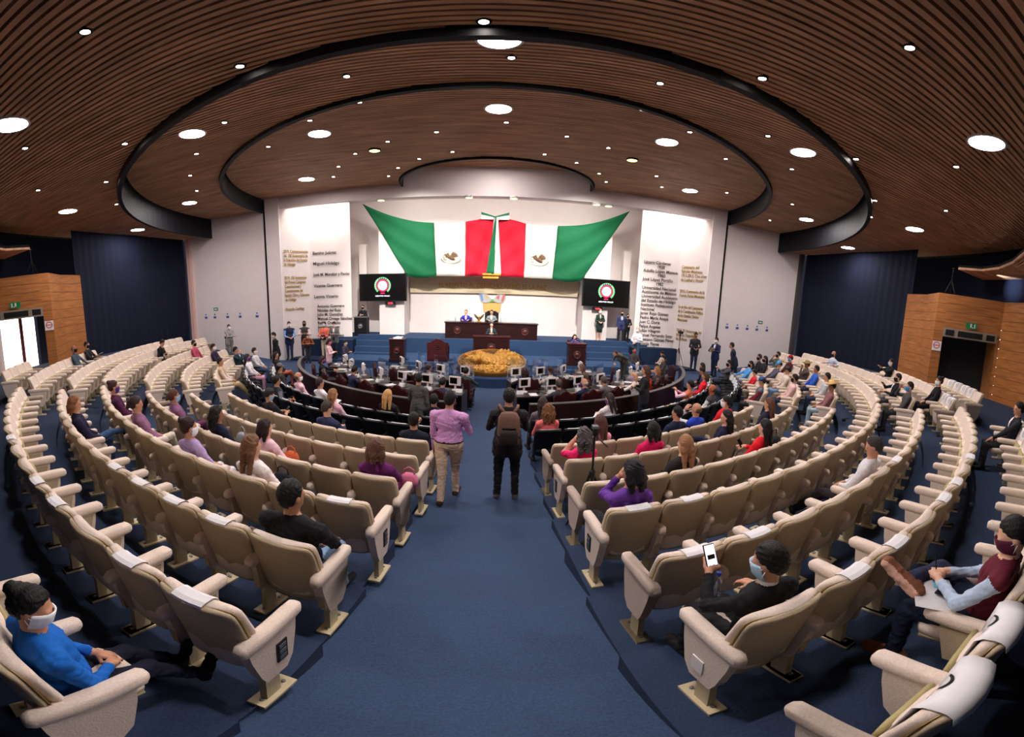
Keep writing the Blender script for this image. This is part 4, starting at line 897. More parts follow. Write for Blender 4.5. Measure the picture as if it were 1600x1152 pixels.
# ------------------------------------------------------------ people: one smooth body surface from blended volumes
def nrm(v): v = np.array(v, float); return v/max(np.linalg.norm(v), 1e-9)
class Body:
    def __init__(s, k=.03): s.p = []; s.paint = []; s.k = k
    def cone(s, a, b, ra, rb, lab, paint=False, k=None): (s.paint if paint else s.p).append(('c', np.array(a, float), np.array(b, float), ra, rb, lab, k))
    def ell(s, c, r, lab, R=None, paint=False, k=None): (s.paint if paint else s.p).append(('e', np.array(c, float), np.array(r, float), R, None, lab, k))
    @staticmethod
    def dist(pr, P):
        if pr[0] == 'c':
            a, b, ra, rb = pr[1:5]; d = b-a; L = max(d@d, 1e-9)
            t = np.clip(((P-a)@d)/L, 0, 1); return np.linalg.norm(P-a-t[..., None]*d, axis=-1)-(ra+(rb-ra)*t)
        c, r, R = pr[1:4]; q = P-c
        if R is not None: q = q@R
        k0 = np.linalg.norm(q/r, axis=-1); return (k0-1)*k0/np.maximum(np.linalg.norm(q/(r*r), axis=-1), 1e-6)
    @staticmethod
    def bbox(pr):
        if pr[0] == 'c':
            a, b, ra, rb = pr[1:5]; r = max(ra, rb); return np.minimum(a, b)-r, np.maximum(a, b)+r
        m = pr[2].max() if pr[3] is not None else pr[2]; return pr[1]-m, pr[1]+m
    def mesh(s, h, cut=None, disp=None, soft=0.):
        lo = np.min([s.bbox(p)[0] for p in s.p], axis=0)-2.5*h; hi = np.max([s.bbox(p)[1] for p in s.p], axis=0)+2.5*h
        n = np.ceil((hi-lo)/h).astype(int)+1
        ax = [lo[i]+h*np.arange(n[i]) for i in range(3)]; D = np.full(tuple(n), 1.)
        mg = s.k*1.5+3*h
        for p in s.p:
            a, b = s.bbox(p); i0 = np.maximum(((a-mg-lo)/h).astype(int), 0); i1 = np.minimum(((b+mg-lo)/h).astype(int)+2, n)
            G = np.stack(np.meshgrid(*[ax[i][i0[i]:i1[i]] for i in range(3)], indexing='ij'), -1)
            d = s.dist(p, G); sl = tuple(slice(i0[i], i1[i]) for i in range(3)); e = D[sl]; k = p[6] or s.k
            hh = np.maximum(k-np.abs(e-d), 0)/k; D[sl] = np.minimum(e, d)-hh*hh*k*.25
        if cut is not None or disp is not None:
            G = np.stack(np.meshgrid(*ax, indexing='ij'), -1)
            if disp is not None: D = D+disp(G)
            if cut is not None:
                e = cut(G)
                if soft: hh = np.maximum(soft-np.abs(D-e), 0)/soft; D = np.maximum(D, e)+hh*hh*soft*.25
                else: D = np.maximum(D, e)
        return surface_nets(D, lo, h)
    def labels(s, cen):
        pr = s.p; dm = np.stack([s.dist(p, cen) for p in pr]); i = dm.argmin(0); lab = np.array([p[5] for p in pr], object)[i]
        for p in s.paint:
            d = s.dist(p, cen); lab[d < 0] = p[5]
        return lab
def surface_nets(D, lo, h):
    S = D < 0; n = D.shape
    c = np.zeros(tuple(x-1 for x in n), int)
    for a in (0, 1):
        for b in (0, 1):
            for e in (0, 1): c += S[a:n[0]-1+a, b:n[1]-1+b, e:n[2]-1+e]
    act = (c > 0) & (c < 8); I = np.argwhere(act); idx = -np.ones(act.shape, int); idx[act] = np.arange(len(I))
    pos = np.zeros((len(I), 3)); cnt = np.zeros(len(I)); cor = [(a, b, e) for a in (0, 1) for b in (0, 1) for e in (0, 1)]
    val = {q: D[I[:, 0]+q[0], I[:, 1]+q[1], I[:, 2]+q[2]] for q in cor}
    for q in cor:
        for ax in range(3):
            if q[ax]: continue
            q2 = tuple(1 if i == ax else q[i] for i in range(3)); u, v = val[q], val[q2]; m = (u < 0) != (v < 0)
            t = u[m]/(u[m]-v[m]); base = np.tile(np.array(q, float), (m.sum(), 1)); base[:, ax] += t; pos[m] += base; cnt[m] += 1
    V_ = lo+h*(I+pos/cnt[:, None]); F_ = []
    for ax in range(3):
        o = [i for i in range(3) if i != ax]
        sl0 = [slice(1, n[i]-1) for i in range(3)]; sl0[ax] = slice(0, n[ax]-1); sl1 = list(sl0); sl1[ax] = slice(1, n[ax])
        A, B_ = S[tuple(sl0)], S[tuple(sl1)]; E = np.argwhere(A != B_); fl = A[A != B_]
        E = E+np.array([0 if i == ax else 1 for i in range(3)])
        def at(d0, d1):
            q = E.copy(); q[:, o[0]] -= d0; q[:, o[1]] -= d1; return idx[q[:, 0], q[:, 1], q[:, 2]]
        quad = np.stack([at(1, 1), at(0, 1), at(0, 0), at(1, 0)], -1)
        flip = fl if ax != 1 else ~fl
        quad[~flip] = quad[~flip][:, ::-1]; F_.append(quad)
    F_ = np.concatenate(F_); return V_, F_[(F_ >= 0).all(1)]
def np_mesh(name, V_, F_, mats, mi, parent=None):
    me = bpy.data.meshes.new(name); me.vertices.add(len(V_)); me.vertices.foreach_set('co', np.asarray(V_, np.float32).ravel())
    nf = len(F_); me.loops.add(nf*4); me.loops.foreach_set('vertex_index', np.asarray(F_, np.int32).ravel()); me.polygons.add(nf)
    me.polygons.foreach_set('loop_start', np.arange(0, nf*4, 4, dtype=np.int32)); me.polygons.foreach_set('loop_total', np.full(nf, 4, np.int32))
    for m in mats: me.materials.append(m)
    me.polygons.foreach_set('material_index', np.asarray(mi, np.int32)); me.polygons.foreach_set('use_smooth', np.ones(nf, bool)); me.update(calc_edges=True); me.validate()
    o = bpy.data.objects.new(name, me); C.objects.link(o)
    if parent: o.parent = parent
    return o
# three hands, made once: x = across the palm (thumb side +x), y = along the fingers, z = back of the hand
def hand_mesh(curl):
    b = Body(.008); lens = (.072, .08, .075, .06)
    b.cone((.0, -.03, 0), (0, .01, 0), .024, .026, 'skin'); b.cone((.022, .02, 0), (.026, .075, 0), .017, .013, 'skin'); b.cone((-.02, .02, 0), (-.026, .07, 0), .016, .012, 'skin'); b.cone((0, .0, 0), (0, .075, 0), .02, .014, 'skin')
    for i, x in enumerate((.03, .01, -.01, -.029)):
        p = np.array((x, .078-.004*abs(i-1), 0)); a = curl*.55; L = lens[i]
        for seg, (f, r) in enumerate(((.46, .0095), (.3, .0085), (.24, .0075))):
            q = p+L*f*np.array((.06*(1.5-i)*(1 if seg == 0 else 0), cos(a), -sin(a))); b.cone(p, q, r, r-.0008, 'skin', k=.004); p = q; a += curl*(.9 if seg == 0 else .7)
    t0 = np.array((.026, .012, -.006)); t1 = t0+np.array((.034, .03, -.012-.012*curl)); t2 = t1+np.array((.006-.02*curl, .03, -.006-.012*curl)); b.cone(t0, t1, .014, .0115, 'skin'); b.cone(t1, t2, .011, .009, 'skin')
    return b.mesh(.0055)
HANDS = {}; HANDPOS = {}
def hand(kind):
    if kind not in HANDS: HANDS[kind] = hand_mesh(dict(flat=.12, relaxed=.5, grip=1.15)[kind])
    return HANDS[kind]
def ik(sh, tgt, l1, l2, pole):
    d = tgt-sh; L = np.linalg.norm(d); L2 = min(L, (l1+l2)*.995); u = d/max(L, 1e-6); tgt = sh+u*L2
    a = (l1*l1-l2*l2+L2*L2)/(2*L2); hgt = math.sqrt(max(l1*l1-a*a, 0)); p = np.array(pole, float); p = p-u*(p@u); p = nrm(p)
    return sh+u*a+p*hgt, tgt
def rotm(yaw_, pit):   # head frame: columns are its x, y (forward), z axes
    cy, sy = cos(yaw_), sin(yaw_); c, s_ = cos(pit), sin(pit)
    return np.array([[cy, -sy*c, sy*s_], [sy, cy*c, -cy*s_], [0, s_, c]])
ARM = {  # targets for sitting figures (right hand; left mirrored): position, pole, hand pose, palm-down?
    'lap': ((.07, .27, .62), (.9, -.5, -.3), 'relaxed'), 'thigh': ((.13, .36, .63), (.9, -.6, -.2), 'relaxed'), 'rest': ((.27, .33, .69), (.6, -.6, -.5), 'relaxed'),
    'desk': ((.16, .46, .82), (.9, -.3, -.4), 'flat'), 'hold': ((.06, .30, .78), (.8, -.3, -.6), 'grip'), 'chin': ((.03, .13, 1.09), (.5, .2, -.9), 'grip'), 'face': ((.05, .16, 1.15), (.6, .2, -.8), 'relaxed'),
    'phone': ((.10, .36, .92), (.5, .1, -.9), 'grip'), 'cross': ((-.13, .19, .82), (.8, .2, -.5), 'relaxed'), 'clap': ((.04, .32, .98), (.8, -.1, -.6), 'flat'), 'wide': ((.36, .1, .78), (.5, -.8, -.2), 'relaxed'),
    'down': ((.25, .04, -.12), (.3, -1, 0), 'relaxed'), 'front': ((.07, .26, .10), (.8, -.5, -.3), 'grip'), 'chest': ((.08, .26, .24), (.8, -.3, -.6), 'grip'), 'xarm': ((-.15, .2, .22), (.8, .2, -.5), 'relaxed'), 'reach': ((.1, .52, .2), (.8, -.2, -.6), 'relaxed'), 'back': ((.06, -.16, .02), (1, -.3, 0), 'relaxed'), 'cam': ((.08, .24, .58), (.6, .1, -.8), 'grip'), 'strap': ((.1, .2, .3), (.8, -.3, -.6), 'grip')}
PAL = {}
def cloth(c, kind='cloth'):
    n = {'skin': 'skin', 'hair': 'hair'}.get(kind, 'cloth'); key = (n,)+tuple(c)
    if key not in PAL: PAL[key] = mat('%s_%d_%d_%d' % ((n,)+tuple(c)), c, .55 if n != 'cloth' else .85, var=.1 if n != 'skin' else .04, scale=40 if n != 'skin' else 18, bump=.25 if n == 'cloth' else (.6 if n == 'hair' else 0), aniso=(3, 3, .35) if n == 'hair' else None)
    return PAL[key]
EYEW = mat('eye_white', (215, 208, 200), .3, var=0); EYEB = mat('eye_dark', (28, 18, 14), .2, var=0)
def person(label, loc, rz, pose='sit', top=(40, 42, 52), bot=(34, 36, 46), skin=(168, 112, 84), hair=(26, 20, 18), style='short', mask=None, lean=10, arms=('lap', 'lap'), legs='std', yaw_=0., nod=-6, h=.024, inner=None, vest=None, shoe=(24, 22, 22), sz=1., bulk=1., hat=None, skirt=None, tie=None, short_sleeve=False, bend=0., group=None, headgear=None, turn=0., jacket=False):
    root = thing('person', label, 'person', loc, rz, group)
    W = bulk; b = Body(.035); ln = rad(lean if pose == 'sit' else bend)
    sit = pose == 'sit'; pz = .53 if sit else .94
    P_ = np.array((0, 0, pz)); sd = np.array((0, -sin(ln), cos(ln))) if sit else np.array((0, sin(ln), cos(ln)))
    rot = rotm(rad(turn), 0); X_ = rot@np.array((1., 0, 0)); Y_ = rot@np.array((0, 1., 0))
    fwd = np.array((0, cos(ln), sin(ln))) if sit else np.array((0, cos(ln), -sin(ln)))
    at = lambda u, f=0., x=0.: P_+sd*u+rot@(fwd*f)+X_*x
    T = 'top'
    fem = style in ('long', 'bob', 'bun', 'pony', 'curly'); sw = (.155 if fem else .178)*W
    # torso
    b.ell(at(.02, .0), (.165*W, .125*W, .13), 'bot'); b.ell(at(.14, .015), (.15*W, .115*W, .15), T); b.ell(at(.33, .01), (.165*W, .115*W, .19), T)
    for s in (-1, 1): b.cone(at(.475, -.012, .03*s), at(.425, -.01, sw*s), .055, .06*W, T)
    b.cone(at(.46), at(.58, .012), .058, .05, 'skin', k=.02); b.cone(at(.45, -.01), at(.5, -.005), .075, .062, T, k=.02)
    if fem: 
        for s in (-1, 1): b.ell(at(.3, .09, .07*s), (.062, .055, .06), T)
    if W > 1.1: b.ell(at(.1, .07), (.14*W, .12, .15), T)
    # head
    R = rotm(rad(yaw_+turn), rad(nod)); hc = at(.68, .025)
    if not sit and bend > 30: hc = at(.66, .06)
    H = lambda x, y, z: hc+R@np.array((x, y, z))
    sk = 'skin'
    b.ell(H(0, -.012, .02), (.076, .094, .098), sk, R, k=.015); b.ell(H(0, .022, -.045), (.058, .068, .072), sk, R, k=.03); b.cone(at(.5), H(0, -.02, -.04), .05, .05, sk, k=.02)
    b.cone(H(0, .08, .012), H(0, .094, -.022), .008, .0125, sk, k=.012); b.ell(H(0, .075, -.085), (.024, .02, .018), sk, R, k=.02)
    for s in (-1, 1): b.ell(H(.078*s, -.008, -.01), (.012, .024, .034), sk, R, k=.008); b.ell(H(.032*s, .078, .008), (.02, .016, .012), sk, R, k=.02)
    b.cone(H(-.014, .088, -.058), H(.014, .088, -.058), .0075, .0075, 'lip', True)
    for s in (-1, 1): b.cone(H(.016*s, .092, .034), H(.05*s, .076, .036), .009, .007, 'hair', True)
    # arms
    wr = []
    for s, nm in ((1, arms[0]), (-1, arms[1])):
        t, pole, hk = ARM[nm]; base = np.array((0, 0, 0. if sit else pz)); t = np.array((t[0]*s, t[1], t[2]))
        if not sit and nm not in ('down', 'front', 'chest', 'xarm', 'reach', 'back', 'cam', 'strap'): t = t+np.array((0, 0, -pz+.46))
        t = rot@t+base
        if not sit and bend: t = P_+np.array((t[0], (t[1])*cos(ln)+(t[2]-pz)*sin(ln), (t[2]-pz)*cos(ln)-t[1]*sin(ln)*.4)) if nm != 'down' else t+np.array((0, sin(ln)*.4, 0))
        sh = at(.425, -.01, sw*s); e, wv = ik(sh, t, .285, .255, rot@np.array((pole[0]*s, pole[1], pole[2])))
        fore = 'skin' if short_sleeve else 'sleeve'
        b.cone(sh, e, .056*W, .045, 'sleeve', k=.025); b.cone(e, wv-nrm(wv-e)*.035, .044, .031, fore, k=.02); b.cone(wv-nrm(wv-e)*.05, wv, .027, .026, 'skin', k=.01); wr.append((s, e, wv, hk))
    # legs
    for s in (1, -1):
        hip = P_+np.array((.088*s*W, 0, -.02)); so = np.array((0, 0, -.035))
        if sit:
            kn = np.array((.11*s, .44, .50)); an = np.array((.12*s, .47, .09)); toe = an+np.array((.02*s, .17, -.045)); hl = an+np.array((0, -.035, -.05))
            if legs == 'wide': kn[0] *= 1.9; an[0] *= 1.7; toe[0] *= 1.9
            if legs == 'ext': kn = np.array((.1*s, .46, .47)); an = np.array((.1*s, .82, .12)); toe = an+np.array((0, .1, .12)); hl = an+np.array((0, .02, -.05))
            if legs == 'cross' and s > 0: kn = np.array((.04, .45, .60)); an = np.array((-.13, .62, .27)); toe = an+np.array((-.03, .16, -.02)); hl = an+np.array((0, -.02, -.05))
            if legs == 'ankle' and s > 0: kn = np.array((.2, .38, .70)); an = np.array((-.15, .43, .79)); toe = an+np.array((-.07, .15, .10)); hl = an+np.array((-.07, -.06, -.05)); so = np.array((-.048, .0, -.0))
            if legs == 'crossup' and s > 0: kn = np.array((.02, .44, .66)); an = np.array((-.16, .72, .60)); toe = an+np.array((-.05, .14, .06)); hl = an+np.array((0, .02, -.06))
        else:
            sp = dict(std=.09, wide=.13, walk=.08, cross=.02)[legs]; dy = (.16*s if legs == 'walk' else 0)
            kn = np.array((sp*s*.95, dy*.8+.025, .50)); an = np.array((sp*s, dy*1.2-.01, .09)); toe = an+np.array((.03*s, .17, -.045)); hl = an+np.array((0, -.04, -.045))
        lg = (.09*W, .068, .064, .052) if not skirt and not fem else (.085*W, .06, .054, .042); b.cone(hip, kn, lg[0], lg[1], 'bot' if not skirt else 'skirt', k=.03); b.cone(kn, an, lg[2], lg[3], 'skin' if skirt else 'bot', k=.025)
        b.cone(hl, toe, .044 if legs != 'ankle' else .052, .038 if legs != 'ankle' else .046, 'shoe', k=.012); b.cone(an, hl, .04, .04, 'shoe', k=.012)
        b.cone(hl+so, toe+so*.9, .026 if legs != 'ankle' else .036, .026 if legs != 'ankle' else .034, 'sole', True)
    if skirt: b.cone(P_+np.array((0, 0, 0)), P_+np.array((0, .3 if sit else 0, -.05 if sit else -.3)), .15, .15, 'skirt')
    if not sit and (jacket or inner is not None):
        for s in (-1, 1): b.cone(at(.12, 0, .05*s), at(-.13, -.01, .09*s), .12*W, .115*W, T, k=.04)
    elif not sit: b.ell(at(.07, .0), (.165*W, .125*W, .06), T)
    # painted clothing details
    if inner is not None:
        b.cone(at(.47, .12), at(.2, .16), .055, .015, 'inner', True); b.cone(at(.515, -.0), at(.53, .0), .062, .06, 'inner', True)
        if tie is not None: b.cone(at(.46, .10), at(.14, .14), .022, .03, 'tie', True)
    if pose == 'stand' and inner is None and not jacket: b.ell(at(.055), (.23*W, .2*W, .016), 'belt', None, True)
    def folds(G):
        w_ = np.clip((np.linalg.norm(G-hc, axis=-1)-.2)/.08, 0, 1); x, y, z = G[..., 0], G[..., 1], G[..., 2]
        return .0055*w_*(np.sin(34*x+9*np.sin(15*z+6*y))*np.sin(27*z+8*np.sin(12*y+7*x))+.5*np.sin(55*z+20*y+12*np.sin(14*x)))
    V_, F_ = b.mesh(h, None, folds); cen = V_[F_].mean(1); lab = b.labels(cen)
    cols = dict(top=cloth(vest or top), sleeve=cloth(top), bot=cloth(bot), skin=cloth(skin, 'skin'), hair=cloth(hair, 'hair'), lip=cloth(tuple(int(x*f) for x, f in zip(skin, (.92, .74, .74))), 'skin'), shoe=cloth(shoe), sole=cloth((206, 160, 140) if legs == 'ankle' else (216, 206, 196) if shoe[0] > 60 else shoe), inner=cloth(inner or (230, 230, 232)), tie=cloth(tie or (60, 20, 30)), belt=cloth((40, 28, 24)), skirt=cloth(skirt or bot))
    names = list(cols); mi = np.array([names.index(x) for x in lab]); mats = [cols[k] for k in names]
    VV, FF, MI = [V_], [F_], [mi]; off = len(V_)
    for s, e, wv, hk in wr:     # hands with five fingers, rooted in the wrists
        hv, hf = hand(hk); yd = nrm(wv-e); down = np.array((0, 0, 1.)) if abs(yd[2]) < .75 else np.array((s*1., 0, 0))
        zd = nrm(down-yd*(down@yd)); xd = np.cross(yd, zd)*1.; Mx = np.stack([-s*xd if True else xd, yd, zd], 1)
        v = hv*(.92 if fem else 1.05); v = v@Mx.T+wv+yd*.012; f = hf+off
        if np.linalg.det(Mx) < 0: f = f[:, ::-1]
        VV.append(v); FF.append(f); MI.append(np.full(len(f), names.index('skin'))); off += len(v)
    VV = np.concatenate(VV)*sz
    np_mesh('body', VV, np.concatenate(FF), mats, np.concatenate(MI), root)
    hm = cloth(hair, 'hair')
    if style != 'none':
        hb = Body(.02); amp = .004
        Rt = R.T
        if style == 'bald':
            hb.ell(H(0, -.02, -.01), (.08, .095, .075), 'h', R); ct = lambda q: np.maximum(q[..., 1]-.02, q[..., 2]-.03)
        else:
            hb.ell(H(0, -.018, .014), (.0865, .105, .122), 'h', R); ct = lambda q: np.maximum(.8*q[..., 1]-.6*q[..., 2]-.012, np.maximum(np.abs(q[..., 0])*.5+q[..., 1]-.075-.25*q[..., 2], -q[..., 2]-.095))
        def cut(G):
            q = (G-hc)@R; return ct(q)+.006*np.sin(70*q[..., 0])*np.sin(55*q[..., 1]+40*q[..., 2])+.004*np.sin(130*q[..., 0]+60*q[..., 2])
        if style in ('long', 'bob', 'curly'):
            L = {'long': .30, 'bob': .12, 'curly': .20}[style]; r_ = .05 if style != 'curly' else .062
            for x in (-.065, 0, .065): hb.cone(H(x, -.035 if x else -.07, .03), H(x*1.15, -.05 if x else -.09, -.06), r_*.8, r_*.85, 'h'); hb.cone(H(x*1.15, -.05 if x else -.09, -.06), H(x*1.25, -.06 if x else -.10, -.06-L*.75), r_*.85, r_*.5, 'h')
            ct0 = ct; ct = lambda q: np.where(q[..., 2] < -.0, q[..., 1]-.02, ct0(q)); amp = .006 if style != 'curly' else .014
        if style == 'pony': hb.ell(H(0, -.11, .03), (.035, .035, .035), 'h'); hb.cone(H(0, -.12, .02), H(.01, -.16, -.17), .035, .016, 'h')
        if style == 'bun': hb.ell(H(0, -.10, .085), (.05, .048, .045), 'h')
        disp = lambda G: amp*np.sin(95*G[..., 0]+14*np.sin(20*G[..., 2])+30*G[..., 1])*np.sin(26*G[..., 1]+9*G[..., 2])+.0025*np.sin(150*G[..., 0]+70*G[..., 1]+5*np.sin(40*G[..., 2]))
        hv, hf = hb.mesh(min(h*.8, .013), cut, disp, .022)
        np_mesh('hair', hv*sz, hf, [hm], np.zeros(len(hf)), root)
    if h < .03:
        for s in (-1, 1):
            m = MB(); c = H(.033*s, .0765, .008)*sz; m.lathe([(.0, -.008), (.008, -.006), (.012, 0), (.008, .006), (0, .008)], c, EYEW, 8); m.lathe([(.0, -.0065), (.0065, 0), (0, .0065)], np.array(c)+R@np.array((0, .0085*sz, 0)), EYEB, 8); m.build('eye', root, True)
    if mask is not None:
        vs = []; fs = []; nu, nv = 12, 7
        for layer in (1.0, .93):
            for j in range(nv+1):
                for i in range(nu+1):
                    u = rad(-78+156*i/nu); v = -.115+.108*j/nv+(.016*cos(u) if j == nv else 0); v = v+ .004*sin(j*2.2)
                    rr = (1-.25*max(0, (-v-.07)/.05)); x = .082*sin(u)*rr*layer; y = (.118*cos(u)*rr+.0)*layer if abs(u) < 1.2 else .118*cos(u)*layer*rr
                    vs.append(tuple(H(x, y-.004, v)*sz))
        N = (nu+1)*(nv+1)
        for j in range(nv):
            for i in range(nu):
                o = j*(nu+1)+i; fs.append((o, o+1, o+nu+2, o+nu+1)); fs.append((N+o, N+o+nu+1, N+o+nu+2, N+o+1))
        for i in range(nu): fs.append((i, N+i, N+i+1, i+1)); o = nv*(nu+1)+i; fs.append((o, o+1, N+o+1, N+o))
        m = MB(); m.add(vs, fs, cloth(mask))
        for s in (-1, 1):
            for zz in (-.03, -.09): m.tube([H(.079*s, .03, zz)*sz, H(.086*s, -.004, -.012 if zz > -.05 else -.035)*sz], .0025, cloth((235, 235, 235)), 4)
        m.build('face_mask', root, True)
    if headgear:
        kind, hcol = headgear; m = MB(); RM = Matrix(R.tolist()); cc = H(0, -.014, .045)*sz
        if kind == 'cap':
            m.lathe([(.088, 0), (.09, .03), (.078, .07), (.045, .095), (0, .102)], cc, cloth(hcol), 18, RM)
            m.prismR([(-.07, 0), (-.06, .07), (0, .1), (.06, .07), (.07, 0)], .008, Matrix(R.tolist()) @ Matrix.Rotation(-pi/2, 3, 'X'), H(0, .06, .052)*sz, cloth(hcol)); m.build('cap', root, True)
        elif kind == 'hat':
            m.lathe([(.19, .035), (.16, .005), (.095, 0), (.088, .07), (.07, .105), (0, .095)], cc, cloth(hcol), 22, RM); m.lathe([(.094, .004), (.094, .026), (.09, .026)], cc, cloth((120, 84, 40)), 22, RM); m.build('straw_hat', root, True)
        elif kind == 'headset':
            m.tube([H(.085*cos(a), -.0, .085*sin(a)+.03)*sz for a in [pi*k/10 for k in range(11)]], .008, BLKP, 6)
            for s in (-1, 1): m.lathe([(.03, -.012), (.034, 0), (.03, .012), (0, .012)], H(.088*s, 0, -.01)*sz, BLKP, 12, RM @ Matrix.Rotation(pi/2, 3, 'Y'))
            m.build('headset', root, True)
    HANDPOS[root.name] = [tuple(float(v) for v in (wv+nrm(wv-e)*.07)*sz) for s, e, wv, hk in wr]
    return root

